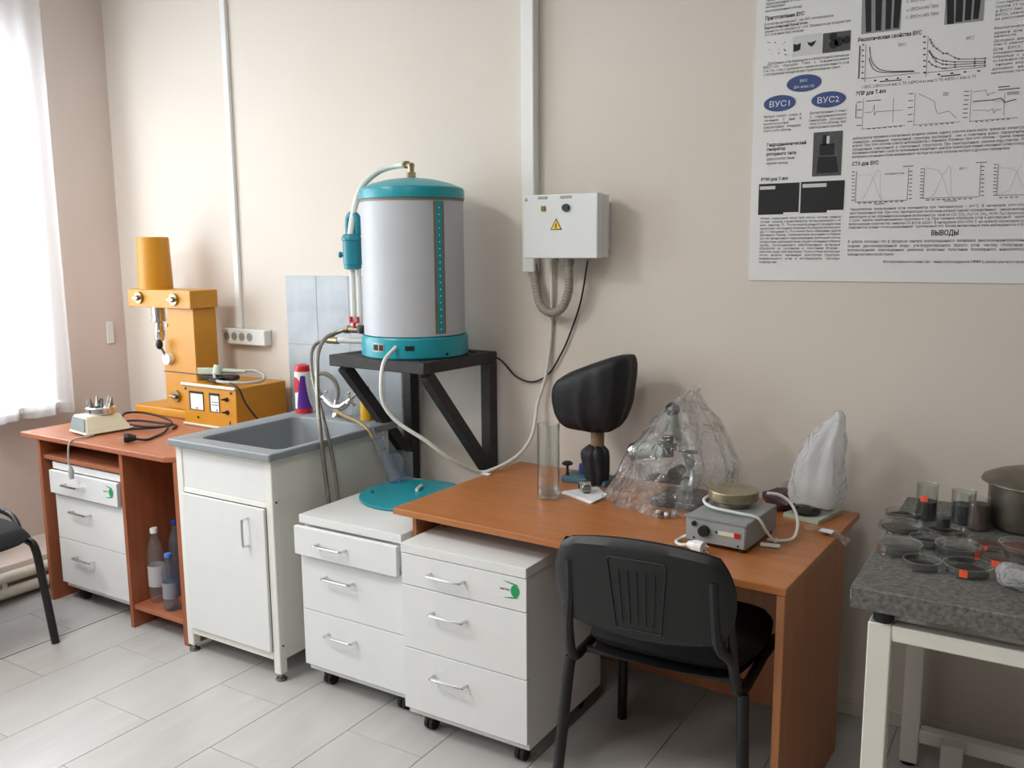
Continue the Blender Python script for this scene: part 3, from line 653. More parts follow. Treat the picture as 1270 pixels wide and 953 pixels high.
(0.0022,[(0.533,0.281),(0.542,0.281)]),
(0.0022,[(0.533,0.271),(0.542,0.271)]),
(0.0022,[(0.534,0.262),(0.543,0.262)]),
(0.0022,[(0.698,0.349),(0.707,0.349)]),
(0.0022,[(0.699,0.337),(0.707,0.337)]),
(0.0022,[(0.7,0.325),(0.708,0.325)]),
(0.0022,[(0.7,0.312),(0.709,0.312)]),
(0.0022,[(0.701,0.3),(0.709,0.3)]),
(0.0022,[(0.702,0.288),(0.71,0.288)]),
(0.0022,[(0.702,0.275),(0.71,0.275)]),
(0.0022,[(0.703,0.263),(0.711,0.263)]),
(0.0022,[(0.732,0.353),(0.74,0.353)]),
(0.0022,[(0.732,0.343),(0.74,0.343)]),
(0.0022,[(0.733,0.333),(0.741,0.333)]),
(0.0022,[(0.733,0.323),(0.741,0.323)]),
(0.0022,[(0.734,0.313),(0.742,0.313)]),
(0.0022,[(0.734,0.303),(0.742,0.303)]),
(0.0022,[(0.734,0.293),(0.743,0.293)]),
(0.0022,[(0.735,0.283),(0.743,0.283)]),
(0.0022,[(0.735,0.273),(0.744,0.273)]),
(0.0022,[(0.736,0.263),(0.744,0.263)]),
(0.0025,[(0.35,0.252),(0.36,0.252)]),
(0.0025,[(0.366,0.252),(0.377,0.252)]),
(0.0025,[(0.382,0.252),(0.393,0.252)]),
(0.0025,[(0.399,0.252),(0.409,0.253)]),
(0.0025,[(0.414,0.252),(0.424,0.253)]),
(0.0025,[(0.43,0.253),(0.44,0.253)]),
(0.0025,[(0.446,0.253),(0.456,0.253)]),
(0.0025,[(0.462,0.253),(0.472,0.253)]),
(0.0025,[(0.477,0.253),(0.487,0.253)]),
(0.0025,[(0.552,0.255),(0.562,0.255)]),
(0.0025,[(0.567,0.255),(0.577,0.255)]),
(0.0025,[(0.582,0.255),(0.592,0.255)]),
(0.0025,[(0.597,0.255),(0.607,0.255)]),
(0.0025,[(0.612,0.255),(0.621,0.255)]),
(0.0025,[(0.627,0.255),(0.636,0.255)]),
(0.0025,[(0.641,0.255),(0.651,0.255)]),
(0.0025,[(0.656,0.255),(0.665,0.255)]),
(0.0025,[(0.671,0.255),(0.68,0.255)]),
(0.0025,[(0.752,0.255),(0.761,0.255)]),
(0.0025,[(0.766,0.255),(0.775,0.255)]),
(0.0025,[(0.78,0.255),(0.789,0.255)]),
(0.0025,[(0.794,0.255),(0.802,0.255)]),
(0.002,[(0.401,0.247),(0.431,0.248)]),
(0.002,[(0.602,0.25),(0.639,0.25)]),
(0.002,[(0.48,0.361),(0.51,0.361)]),
(0.002,[(0.683,0.361),(0.713,0.361)]),
]
# ------------------------------------------------------------------ structure
OPEN = [(.55, 2.58), (-2.45, -.15)]            # window openings along Y
Z0W, Z1W = .86, 2.62
bm = B()
box(bm, WX-.22, WX, OPEN[0][1], WY+.2, -.1, CEIL)
box(bm, WX-.22, WX, OPEN[1][1], OPEN[0][0], -.1, CEIL)
box(bm, WX-.22, WX, YN-.2, OPEN[1][0], -.1, CEIL)
for a, b in OPEN: box(bm, WX-.22, WX, a, b, -.1, Z0W); box(bm, WX-.22, WX, a, b, Z1W, CEIL)
struct('wall_left', bm, 'wall_side')
bm = B(); box(bm, WX, XR, WY, WY+.2, -.1, CEIL); wall_back = struct('wall_back', bm, 'wall')
bm = B(); box(bm, XR, XR+.2, YN-.2, WY+.2, -.1, CEIL); struct('wall_right', bm, 'wall')
bm = B(); box(bm, WX, XR, YN-.2, YN, -.1, CEIL); struct('wall_front', bm, 'wall')
bm = B(); box(bm, WX-.22, XR+.2, YN-.2, WY+.2, CEIL, CEIL+.15); struct('ceiling', bm, 'ceiling')
# floor with single tiles
bm = B(); box(bm, WX, XR, YN, WY, -.12, -.003); floor = struct('floor', bm, 'grout')
TW, TL, GAP = .319, .626, .0022
tile_mesh = {}
ft = 0
for k in range(-8, 17):
    x0, x1 = -1.967+k*TW, -1.967+(k+1)*TW
    ph = 2.09 if k % 2 == 0 else 1.777
    cx0, cx1 = max(x0, WX), min(x1, XR)
    if cx1-cx0 < .02: continue
    n0 = math.ceil((YN-ph)/TL)-1
    for n in range(n0, 12):
        y0, y1 = ph+n*TL, ph+(n+1)*TL
        cy0, cy1 = max(y0, YN), min(y1, WY)
        if cy1-cy0 < .02 or cy0 < -1.6: continue
        key = (round(cx1-cx0, 3), round(cy1-cy0, 3), ft % 2)
        if key not in tile_mesh:
            bm = B(); box(bm, GAP/2, cx1-cx0-GAP/2, GAP/2, cy1-cy0-GAP/2, -.003, 0, .0008, 1)
            tile_mesh[key] = fin('floor_tile', bm, 'floor_tile' if ft % 2 else 'floor_tile_b')
        o = link(bpy.data.objects.new('floor_tile', tile_mesh[key])); o.location = (cx0, cy0, 0); o.parent = floor; ft += 1
        if k == -5: pass
# rest of the floor behind the viewer: one plain field
bm = B(); box(bm, WX, XR, YN, -1.7, -.003, -.0005); o = part('floor_field', bm, 'floor_tile', floor)
bm = B(); box(bm, -3.535, -3.529, -1.5, 2.9, 0, .0007); part('floor_joint', bm, 'print_grey', floor)
bm = B(); box(bm, -4.12, XR, WY-.010, WY, 0, .055, .003, 1); struct('baseboard_back', bm, 'skirting')
# low boxed ledge with heating pipes along the left wall
bm = B(); box(bm, WX, -4.13, -.2, WY, 0, .165, .01, 2)
for v in bm.verts: pass
struct('trim_1', bm, 'wall_side')
bm = B(); tube(bm, [(-4.10, -.2, .118), (-4.10, 3.06, .118)], .026, 12, 1, False); tube(bm, [(-4.092, -.2, .05), (-4.092, 3.06, .05)], .026, 12, 1, False)
for y in (.3, 1.3, 2.1): box(bm, -4.14, -4.085, y-.012, y+.012, .04, .125)
tag(link(bpy.data.objects.new('heating_pipe', fin('heating_pipe', bm, 'pipe_paint'))), 'pair of cream heating pipes along the floor under the window', 'pipe')
# windows
for i, (a, b) in enumerate(OPEN):
    bm = B(); xw = WX-.13
    f = .06
    box(bm, xw-.035, xw+.035, a, b, Z0W, Z0W+f, .004, 1); box(bm, xw-.035, xw+.035, a, b, Z1W-f, Z1W, .004, 1)
    for y in (a, (a+b)/2-f/2, b-f): box(bm, xw-.034, xw+.034, y, y+f, Z0W+f, Z1W-f, .004, 1)
    wn = struct('window_%d' % (i+1), bm, 'window_frame')
    for y0, y1 in ((a+f, (a+b)/2-f/2), ((a+b)/2+f/2, b-f)):
        bm = B(); box(bm, xw-.004, xw+.004, y0, y1, Z0W+f, Z1W-f); part('pane', bm, 'pane', wn)
    bm = B(); box(bm, WX-.13, WX+.10, a-.06, b+.06, Z0W-.035, Z0W-.002, .006, 2); part('window_sill', bm, 'window_frame', wn)
# sheer curtain with a hem, gathered in folds
def curtain(y0, y1, x, zb, zt, lab, hem=True):
    t = thing('curtain', lab, 'curtain', (x, y1, zb))
    def fold(y, z):
        k = .35+.65*(zt-z)/(zt-zb)
        return x+.022*math.sin(y*31+.6*math.sin(y*7))*k+.012*math.sin(y*67+z*.7)*k
    for nm, za, zb_, mm in (('sheer_cloth', zb+.05, zt, 'sheer'), ('hem', zb, zb+.052, 'sheer_hem')):
        bm = B(); n = int((y1-y0)/.0075); rows = 8 if nm == 'sheer_cloth' else 2
        loft(bm, [[(fold(y0+(y1-y0)*i/n, za+(zb_-za)*j/rows)+(.001 if nm == 'hem' else 0), y0+(y1-y0)*i/n, za+(zb_-za)*j/rows) for i in range(n+1)] for j in range(rows+1)], close=False)
        part(nm, bm, mm, t, True)
    bm = B(); tube(bm, [(x, y0-.05, zt+.012), (x, y1+.04, zt+.012)], .012, 12, 1, False); part('rail', bm, 'window_frame', t, True)
    return t
curtain(.25, 2.655, -4.33, .80, 2.93, 'sheer white curtain hanging over the window by the left desk')
# ceiling panels out of view, added to fill the room with light
for i, (x, y) in enumerate(FILL_LAMPS):
    t = thing('ceiling_fill_light', ('added unseen fill light panel on the ceiling nearest the back wall', 'added unseen fill light panel on the ceiling by the far window', 'added unseen fill light panel on the ceiling in the middle of the room')[i], 'light', (x, y, CEIL-.07), 0, 'added ceiling fill lights')
    bm = B(); box(bm, -.31, .31, -.31, .31, 0, .07, .006, 1); part('housing', bm, 'white_plastic', t)
    bm = B(); box(bm, -.28, .28, -.28, .28, -.006, .001); part('diffuser', bm, 'fill_diffuser', t)
    l = bpy.data.lights.new('ceiling_fill_lamp', 'AREA'); l.shape = 'SQUARE'; l.size = .55; l.energy = FILL_POWER[i]; l.color = (1, .97, .93)
    lo = link(bpy.data.objects.new('ceiling_fill_lamp', l)); lo.location = (x, y, CEIL-.085)
# ------------------------------------------------------------------ poster
PX0, PX1, PZ0, PZ1, PY = -.936, .135, 1.505, 2.75, 3.075
poster = thing('poster', 'large white research poster in Russian with graphs and blue ovals on the back wall', 'poster', (PX0, PY, PZ0))
bm = B(); box(bm, 0, PX1-PX0, 0, .004, 0, PZ1-PZ0); part('sheet', bm, 'poster_paper', poster)
def pp(off): return lambda u, v: (u, -off, v)
groups = {}
for g, txt, u0, v0, u1, size, bold in POSTER_TEXT: groups.setdefault(g, []).append((txt, u0, v0, u1, size, bold))
for g, ls in groups.items():
    bm = B()
    for txt, u0, v0, u1, size, bold in ls:
        text_into(bm, txt, lambda u, v: (u0+u, -.0016 if g == 'w' else -.0008, v0+v), u1-u0, size, bold)
    part({'h': 'heading_text', 'w': 'oval_text'}.get(g, 'text_block'), bm, {'w': 'paper', 'h': 'print_black'}.get(g, 'print_grey'), poster, smooth=180)
pcols = {}
for c_, pts in POSTER_POLY: pcols.setdefault(c_, []).append(pts)
order = ['mid', 'panel', 'dark', 'black', 'light', 'white', 'blue']
nm_of = {'panel': 'printed_panel', 'mid': 'printed_photo', 'light': 'printed_panel', 'dark': 'printed_photo', 'black': 'printed_dark_shape', 'white': 'printed_panel', 'blue': 'blue_oval'}
for c_ in order:
    for grp in ([pcols.get(c_, [])] if c_ != 'blue' else [[q] for q in pcols['blue']]):
        bm = B()
        for pts in grp:
            bm.faces.new([bm.verts.new((u, -.0006-.0001*order.index(c_), v)) for u, v in pts])
        part(nm_of[c_], bm, {'panel': 'poster_light', 'mid': 'poster_mid', 'light': 'poster_light', 'dark': 'poster_dark', 'black': 'print_black', 'white': 'poster_paper', 'blue': 'poster_blue'}[c_], poster)
bm = B()
for wd, pts in POSTER_LINES:
    for (a, b), (c_, d) in zip(pts, pts[1:]):
        L_ = math.hypot(c_-a, d-b) or 1e-6; nx, nz = -(d-b)/L_*wd/2, (c_-a)/L_*wd/2
        bm.faces.new([bm.verts.new(q) for q in ((a+nx, -.0014, b+nz), (a-nx, -.0014, b-nz), (c_-nx, -.0014, d-nz), (c_+nx, -.0014, d+nz))])
part('graph_lines', bm, 'print_grey', poster)
# ------------------------------------------------------------------ splash tiles on the back wall
TX0, TZT = -3.182, 1.503; tw, th = .2, .33
bm = B(); box(bm, TX0, -2.485, WY-.006, WY, .62, TZT, 0); o = part('tile_bed', bm, 'splash_grout', wall_back)
tm = {}
for r_ in range(3):
    for c_ in range(5):
        x0 = TX0+c_*tw+ (0 if c_ == 0 else .0); x1 = min(x0+tw, -2.485); z1 = TZT-r_*th; z0 = max(z1-th, .62)
        if x1-x0 < .03: continue
        k = (round(x1-x0, 3), round(z1-z0, 3))
        if k not in tm:
            bm = B(); box(bm, .001, x1-x0-.001, -.0022, 0, .001, z1-z0-.001, .0008, 1); tm[k] = fin('tile', bm, 'splash_tile')
        o = link(bpy.data.objects.new('tile', tm[k])); o.location = (x0, WY-.006, z0); o.parent = wall_back

# ------------------------------------------------------------------ furniture
def handle_bow(bm, x0, x1, z, y, out=.028, r=.0052, vertical=False):
    if vertical: P = [(x0, y, z), (x0, y-out*.8, z+.004), (x0, y-out, z+.014), (x0, y-out, x1-.014), (x0, y-out*.8, x1-.004), (x0, y, x1)]
    else: P = [(x0, y, z), (x0+.002, y-out*.8, z), (x0+.012, y-out, z), (x1-.012, y-out, z), (x1-.002, y-out*.8, z), (x1, y, z)]
    tube(bm, P, r, 8, 4)
def logo(bm_dot, bm_sw, x, z, y):
    n = 20
    bm_dot.faces.new([bm_dot.verts.new((x+.016*math.cos(2*PI*i/n), y, z+.02*math.sin(2*PI*i/n))) for i in range(n)])
    for (za, zb) in ((.024, .0), (-.022, -.0)):
        s = 1 if za > 0 else -1
        P = [(x-.045, z+s*.028), (x-.02, z+s*.026), (x+.008, z+s*.022), (x+.012, z+s*.019), (x-.012, z+s*.020), (x-.03, z+s*.024)]
        bm_sw.faces.new([bm_sw.verts.new((a, y, b)) for a, b in P])
def drawer_cabinet(x, y, w, d, label, open_=(0, 0, 0), sticker=True, shift=0):
    t = thing('drawer_cabinet', label, 'cabinet', (x, y, 0), 0, 'white three-drawer cabinets on castors')
    bm = B(); box(bm, .004, w-.004, .02, d, .07, .638, .0015, 1); part('body', bm, 'white_laminate', t)
    bm = B(); box(bm, 0, w, -.002, d+.002, .6395, .672, .003, 2); part('top', bm, 'white_laminate', t)
    for i, (z0, z1) in enumerate(((.532, .637), (.314, .529), (.097, .311))):
        oy = -open_[i]
        bm = B(); box(bm, .001, w-.001, oy, oy+.018, z0, z1, .0012, 1)
        if open_[i]:
            box(bm, .02, .032, oy+.018, .02, z0+.02, z1-.015); box(bm, w-.032, w-.02, oy+.018, .02, z0+.02, z1-.015)
        dr = part('drawer', bm, 'white_laminate', t)
        bm = B(); cx = w*.40+ (0 if i else -.005); zc = (z0+z1)/2+(.002 if i == 0 else .035); handle_bow(bm, cx-.065, cx+.065, zc, oy); part('handle', bm, 'chrome', dr)
        if i == 0 and sticker:
            b1, b2 = B(), B(); logo(b1, b2, w-.04, zc+.006, oy-.0006)
            part('logo_dot', b1, 'green_print', dr); part('logo_swoosh', b2, 'green_print', dr)
            b3 = B(); text_into(b3, 'витал', lambda u, v: (w-.094+u, oy-.0006, zc+.004+v), .034, .007, 1); part('logo_text', b3, 'print_grey', dr, smooth=180)
    for sx in (.06, w-.06):
        for sy in (.07, d-.07):
            bm = B(); cyl(bm, (sx-.016, sy, .0255), (sx-.003, sy, .0255), .025, None, 18); cyl(bm, (sx+.003, sy, .0255), (sx+.016, sy, .0255), .025, None, 18)
            box(bm, sx-.019, sx+.019, sy-.022, sy+.022, .04, .062, .006, 2); cyl(bm, (sx, sy, .055), (sx, sy, .07), .01); part('castor', bm, 'black_rubber', t)
    return t
drawer_cabinet(-3.885, 2.262, .50, .55, 'white three-drawer cabinet tucked under the left wooden desk', (.022, 0, 0))
drawer_cabinet(-2.305, 2.240, .474, .62, 'white three-drawer cabinet with a teal disc on top, beside the sink', (.03, 0, 0), sticker=False)
drawer_cabinet(-1.786, 2.180, .480, .52, 'white three-drawer cabinet with green logo half under the right wooden desk')

# left desk
LD = thing('computer_desk', 'reddish wooden desk by the window with a narrow shelf column of bottles', 'desk', (-4.055, 2.22, 0))
bm = B(); prism(bm, [(-4.055, 2.22), (-3.03, 2.22), (-2.985, 2.25), (-2.962, 2.305), (-2.962, 3.04), (-4.055, 3.04)], .778, .80, 'z')
bmesh.ops.bevel(bm, geom=list(bm.edges), offset=.002, segments=1, affect='EDGES'); part('tabletop', bm, 'cherry_red', LD, True)
for x0, x1 in ((-3.957, -3.935), (-3.352, -3.330), (-3.000, -2.970)):
    bm = B(); box(bm, x0, x1, 2.238, 2.98, 0, .7775, .0012, 1); part('side_panel', bm, 'cherry_red_upright', LD, True)
bm = B(); box(bm, -3.9345, -3.3525, 2.25, 2.80, .682, .70, .0012, 1); part('keyboard_shelf', bm, 'cherry_red', LD, True)
bm = B(); box(bm, -3.3295, -3.0005, 2.245, 2.90, .085, .105, .0012, 1); part('bottom_shelf', bm, 'cherry_red', LD, True)
bm = B(); box(bm, -3.9345, -3.0005, 2.905, 2.922, .107, .777); part('back_panel', bm, 'cherry_red_upright', LD, True)
bm = B(); box(bm, -3.3295, -3.2, 2.40, 2.415, 0, .0845); part('plinth', bm, 'cherry_red_upright', LD, True)

# right desk (turned a little)
RDR = R(-2.36)
RD = thing('writing_desk', 'wide cherry wood desk holding lab equipment with a black chair', 'desk', (-1.877, 2.254, 0), RDR)
bm = B(); box(bm, 0, 1.333, 0, .785, .734, .756, .002, 1); part('tabletop', bm, 'cherry', RD)
bm = B(); box(bm, .050, .067, .042, .62, 0, .7335, .0012, 1); part('side_panel', bm, 'cherry_upright', RD)
bm = B(); box(bm, 1.308, 1.330, .004, .62, 0, .7335, .0012, 1); part('side_panel', bm, 'cherry_upright', RD)
bm = B(); box(bm, .0675, 1.3075, .595, .613, .10, .7335, .0012, 1); part('modesty_panel', bm, 'cherry_upright', RD)

# sink cabinet
SCB = thing('sink_cabinet', 'white metal-framed sink cabinet with one door and levelling feet', 'cabinet', (-2.94, 2.215, 0))
SX0, SX1, SY0, SY1 = -2.945, -2.412, 2.215, 2.885
for x in (SX0, SX1-.036):
    for y in (SY0, SY1-.036):
        bm = B(); box(bm, x, x+.036, y, y+.036, .028, .862, .003, 1); part('leg', bm, 'cream_frame', SCB, True)
for x in (SX0+.018, SX1-.018):
    for y in (SY0+.018, SY1-.018):
        bm = B(); lathe(bm, [(.02, 0), (.022, .004), (.02, .009), (.009, .012), (.006, .028)], (x, y, 0), 18); part('levelling_foot', bm, 'steel', SCB, True)
bm = B()
for (z0, z1) in ((.081, .112), (.676, .696), (.842, .862)): box(bm, SX0+.036, SX1-.036, SY0+.001, SY0+.033, z0, z1, .002, 1)
part('front_rail', bm, 'cream_frame', SCB, True)
bm = B(); box(bm, SX0+.037, SX1-.037, SY0+.004, SY0+.018, .697, .841); part('upper_panel', bm, 'white_laminate', SCB, True)
for x0, x1 in ((SX0+.006, SX0+.022), (SX1-.014, SX1-.003)):
    bm = B(); box(bm, x0, x1, SY0+.036, SY1-.036, .082, .862, .001, 1); part('side_panel', bm, 'cream_laminate', SCB, True)
bm = B(); box(bm, SX0+.03, SX1-.03, SY1-.03, SY1-.02, .082, .86); part('back_panel', bm, 'cream_laminate', SCB, True)
bm = B(); box(bm, SX0+.03, SX1-.03, SY0+.034, SY1-.031, .085, .10); part('bottom_panel', bm, 'cream_laminate', SCB, True)
bm = B(); box(bm, SX0+.038, SX1-.038, SY0-.012, SY0+.002, .114, .674, .0015, 1); dr = part('door', bm, 'white_laminate', SCB, True)
bm = B(); handle_bow(bm, -2.535, .632, .522, SY0-.012, .03, .0045, True); part('handle', bm, 'chrome', dr, True)
for z in (.70, .14):
    bm = B(); cyl(bm, (SX1-.001, SY0+.018, z), (SX1+.002, SY0+.018, z), .004); part('screw', bm, 'black_metal', SCB, True)
# sink top with basin
SK = thing('sink', 'grey composite sink basin set on the white cabinet', 'sink', (-2.94, 2.19, .8625))
bm = B()
ox0, ox1, oy0, oy1, zt, zb = -2.955, -2.385, 2.185, 2.92, .893, .865
ix0, ix1, iy0, iy1 = -2.865, -2.43, 2.275, 2.80
def rr(x0, x1, y0, y1, r, z, n=5):
    P = []
    for cx, cy, a0 in ((x1-r, y1-r, 0), (x0+r, y1-r, 90), (x0+r, y0+r, 180), (x1-r, y0+r, 270)):
        for i in range(n+1): a = R(a0+90*i/n); P.append((cx+r*math.cos(a), cy+r*math.sin(a), z))
    return P
rings = [rr(ox0+.003, ox1-.003, oy0+.003, oy1-.003, .006, zb), rr(ox0, ox1, oy0, oy1, .008, zb+.004), rr(ox0, ox1, oy0, oy1, .008, zt-.004), rr(ox0+.004, ox1-.004, oy0+.004, oy1-.004, .008, zt),
         rr(ix0-.03, ix1+.03, iy0-.03, iy1+.03, .045, zt), rr(ix0-.024, ix1+.024, iy0-.024, iy1+.024, .042, zt-.004), rr(ix0-.006, ix1+.006, iy0-.006, iy1+.006, .04, zt-.004),
         rr(ix0, ix1, iy0, iy1, .04, zt-.012), rr(ix0+.02, ix1-.02, iy0+.02, iy1-.02, .05, .73), rr(ix0+.04, ix1-.04, iy0+.04, iy1-.04, .06, .715)]
loft(bm, rings, True, False, True)
part('basin', bm, 'sink_grey', SK, True)
bm = B(); lathe(bm, [(.03, .0), (.03, .004), (.022, .005)], (-2.66, 2.55, .7155), 20); part('drain', bm, 'chrome', SK, True)

# ------------------------------------------------------------------ faucet on the back edge of the sink
FX, FY, FZ = -2.685, 2.865, .895
F = thing('faucet', 'chrome two-handle mixer tap with gooseneck spout behind the sink', 'faucet', (FX, FY, FZ))
bm = B(); lathe(bm, [(.026, 0), (.024, .012), (.016, .02), (.015, .04)], (FX, FY, FZ), 20); tube(bm, [(FX-.062, FY, FZ+.065), (FX-.03, FY, FZ+.045), (FX, FY, FZ+.04), (FX+.03, FY, FZ+.045), (FX+.062, FY, FZ+.065)], .017, 14, 4)
cyl(bm, (FX, FY, FZ+.04), (FX, FY, FZ+.075), .015, .012); part('mixer_body', bm, 'chrome', F, True)
for s in (-1, 1):
    bm = B(); c = Vector((FX+s*.078, FY, FZ+.078)); cyl(bm, (FX+s*.06, FY, FZ+.064), c, .014, .012)
    for a in range(4):
        d = Vector((.0, math.cos(a*PI/2+.5), math.sin(a*PI/2+.5)))*.032+Vector((s*.01, 0, .006)); cyl(bm, c, c+d, .005, .005, 8); ball(bm, c+d, .008, 10, 6)
    ball(bm, c, .013, 12, 8); part('cross_handle', bm, 'chrome', F, True)
bm = B(); tube(bm, [(FX, FY, FZ+.075), (FX+.008, FY, FZ+.12), (FX-.004, FY-.012, FZ+.165), (FX-.03, FY-.035, FZ+.192), (FX-.055, FY-.055, FZ+.19), (FX-.072, FY-.07, FZ+.165)], .0105, 12, 6); part('spout', bm, 'grey_pvc', F, True)

# spray can and soap bottle
t = thing('spray_can', 'white and purple spray can with red cap behind the sink', 'can', (-2.885, 2.865, .8935))
bm = B(); lathe(bm, [(.030, 0), (.0335, .003), (.0335, .185), (.030, .195), (.02, .199)], (0, 0, 0), 28); part('can_body', bm, 'white_plastic', t)
bm = B(); lathe(bm, [(.0322, .186), (.0322, .20), (.029, .215), (.012, .222)], (0, 0, 0), 24); part('cap', bm, 'red_plastic', t)
bm = B(); lathe(bm, [(.0340, .002), (.0340, .022)], (0, 0, 0), 28, False, False); part('base_band', bm, 'red_plastic', t)
bm = B(); n = 14
loft(bm, [[(.0341*math.cos(a), .0341*math.sin(a), z) for a in [R(-95+(125-95*(1-(z-.022)/.15)**.5*0-0)*i/n*(1.0-.75*((z-.022)/.15)**.6)+95*((z-.022)/.15)**1.3*.35) for i in range(n+1)]] for z in [.022+.15*j/8 for j in range(9)]], close=False)
part('purple_print', bm, 'purple_print', t)
bm = B(); loft(bm, [[(.0342*math.cos(a), .0342*math.sin(a), .13+.036*math.sin(b)) for a in [R(-105+ca*38*math.cos(b)) for ca in (-1, -.5, 0, .5, 1)]] for b in [R(-80+160*j/8) for j in range(9)]], close=False); part('red_emblem', bm, 'red_plastic', t)
t.scale = (1.12, 1.12, 1.0)
t = thing('soap_bottle', 'small amber yellow bottle at the sink corner behind the black brace', 'bottle', (-2.52, 2.875, .8935))
bm = B(); lathe(bm, [(.028, 0), (.03, .005), (.03, .085), (.02, .10), (.011, .108), (.011, .115)], (0, 0, 0), 20); part('bottle_body', bm, 'yellow_soap', t)
bm = B(); lathe(bm, [(.013, .115), (.013, .14), (.008, .15)], (0, 0, 0), 16); part('cap', bm, 'yellow_soap', t)

# ------------------------------------------------------------------ welded stand
ST = thing('welded_stand', 'black welded steel wall stand with diagonal braces carrying the drum', 'stand', (-2.49, 2.62, 0), R(-4))
SW, SD, SZ = .505, .455, 1.205
bm = B()
for y in (.0, SD-.05): box(bm, 0, SW, y, y+.05, SZ-.045, SZ, .003, 1)
part('top_rail', bm, 'stand_paint', ST)
bm = B()
for x in (0, SW-.05): box(bm, x, x+.05, .0505, SD-.0505, SZ-.045, SZ, .003, 1)
part('side_rail', bm, 'stand_paint', ST)
bm = B()
for i in range(4): box(bm, .0505+i*.105, .0505+i*.105+.085, .02, SD-.02, SZ-.012, SZ-.002)
part('shelf_strip', bm, 'stand_paint', ST)
for x in (.02, SW-.05):
    bm = B(); box(bm, x, x+.05, SD-.05, SD, 0, SZ-.046, .003, 1); part('leg', bm, 'stand_paint', ST)
    bm = B(); bar(bm, (x+.025, .04, SZ-.05), (x+.025, SD-.045, .715), .045, .045, (0, 1, 0)); part('brace', bm, 'stand_paint', ST)

# ------------------------------------------------------------------ water distiller
DX, DY, DZ = -2.19, 2.80, 1.206
D = thing('water_distiller', 'white drum water distiller with teal lid and base on the black stand', 'distiller', (DX, DY, DZ))
bm = B(); lathe(bm, [(.206, 0), (.212, .006), (.212, .072), (.205, .082), (.16, .083)], (0, 0, 0), 64); bs = part('base', bm, 'teal', D)
bm = B(); lathe(bm, [(.196, .083), (.2, .086), (.2, .60), (.196, .606)], (0, 0, 0), 64); bd = part('drum_body', bm, 'drum_white', D)
bm = B(); lathe(bm, [(.2, .604), (.205, .606), (.205, .638), (.2, .647), (.155, .666), (.10, .68), (.04, .688), (.01, .689)], (0, 0, 0), 64); ld = part('lid', bm, 'teal', D)
bm = B(); lathe(bm, [(.2025, .596), (.2025, .604)], (0, 0, 0), 64, False, False); part('lid_seal', bm, 'brown_mark', ld)
def patch(bm, r, a0, a1, z0, z1, n=6, th=.002):
    loft(bm, [[(rr_*math.cos(R(a)), rr_*math.sin(R(a)), z) for rr_, a in ([(r, a0+(a1-a0)*i/n) for i in range(n+1)]+[(r+th, a1-(a1-a0)*i/n) for i in range(n+1)])] for z in (z0, z1)])
bm = B(); patch(bm, .1998, -29, -16, .095, .592); gs = part('gauge_frame', bm, 'brown_mark', D)
bm = B(); patch(bm, .2012, -26, -19, .095, .592); g2 = part('gauge_strip', bm, 'teal', D)
bm = B()
for i in range(19): patch(bm, .2029, -23.2, -21.8, .11+i*.0253, .115+i*.0253, 2, .001)
part('gauge_holes', bm, 'white_plastic', g2)
bm = B(); patch(bm, .2115, -101, -86, .028, .062); pl = part('name_plate', bm, 'steel', D)
bm = B(); patch(bm, .2125, -100, -93.5, .034, .056, 4, .0015); patch(bm, .2125, -92, -87, .034, .056, 4, .0015); part('plate_print', bm, 'print_black', pl)
bm = B(); patch(bm, .2115, -62.5, -53, .036, .054); part('switch', bm, 'black_plastic', D)
bm = B(); patch(bm, .2115, -19, -16, .012, .022); part('vent_slot', bm, 'dark_hole', D)
# top elbow
bm = B(); cyl(bm, (0, 0, .692), (0, 0, .71), .018, None, 6); cyl(bm, (0, 0, .71), (0, 0, .74), .012); cyl(bm, (.008, -.004, .735), (-.035, .018, .742), .011); cyl(bm, (-.03, .015, .742), (-.048, .024, .743), .016, None, 6); part('elbow_fitting', bm, 'brass', D)
# left: flow sensor, pipes, valve
sx, sy = -.262, -.06
bm = B(); tube(bm, [(-.05, .025, .744), (-.12, .035, .742), (-.185, .015, .72), (-.235, -.025, .66), (-.255, -.05, .57), (sx+.006, sy-.02, .46)], .0125, 12, 6); part('top_hose', bm, 'white_hose', D)
bm = B()
lathe(bm, [(.02, 0), (.035, .004), (.035, .018), (.038, .02), (.038, .115), (.042, .117), (.042, .128), (.036, .14), (.02, .145)], (sx, sy, .335), 24)
tube(bm, [(sx-.022, sy+.01, .47), (sx-.022, sy+.01, .53), (sx-.012, sy+.01, .55), (sx+.012, sy+.01, .55), (sx+.022, sy+.01, .53), (sx+.022, sy+.01, .47)], .016, 10, 4)
cyl(bm, (sx-.03, sy, .395), (sx-.058, sy-.01, .395), .008); cyl(bm, (sx-.052, sy-.008, .395), (sx-.06, sy-.011, .395), .012); part('float_chamber', bm, 'teal_dark', D)
bm = B(); cyl(bm, (sx-.008, sy+.004, .11), (sx-.008, sy+.004, .336), .011); cyl(bm, (sx+.018, sy+.012, .075), (sx+.018, sy+.012, .336), .011); part('lower_pipe', bm, 'white_hose', D)
bm = B(); cyl(bm, (-.295, -.075, .092), (-.18, -.06, .092), .014, None, 12); cyl(bm, (-.302, -.076, .092), (-.283, -.074, .092), .018, None, 6); cyl(bm, (-.225, -.066, .092), (-.21, -.064, .092), .018, None, 6); part('valve', bm, 'brass', D)
bm = B(); cyl(bm, (-.25, -.078, .10), (-.25, -.078, .122), .006); box(bm, -.27, -.228, -.085, -.071, .12, .126, .002); box(bm, -.272, -.262, -.085, -.071, .12, .146, .002); box(bm, -.236, -.226, -.085, -.071, .12, .146, .002); part('valve_lever', bm, 'red_plastic', D)
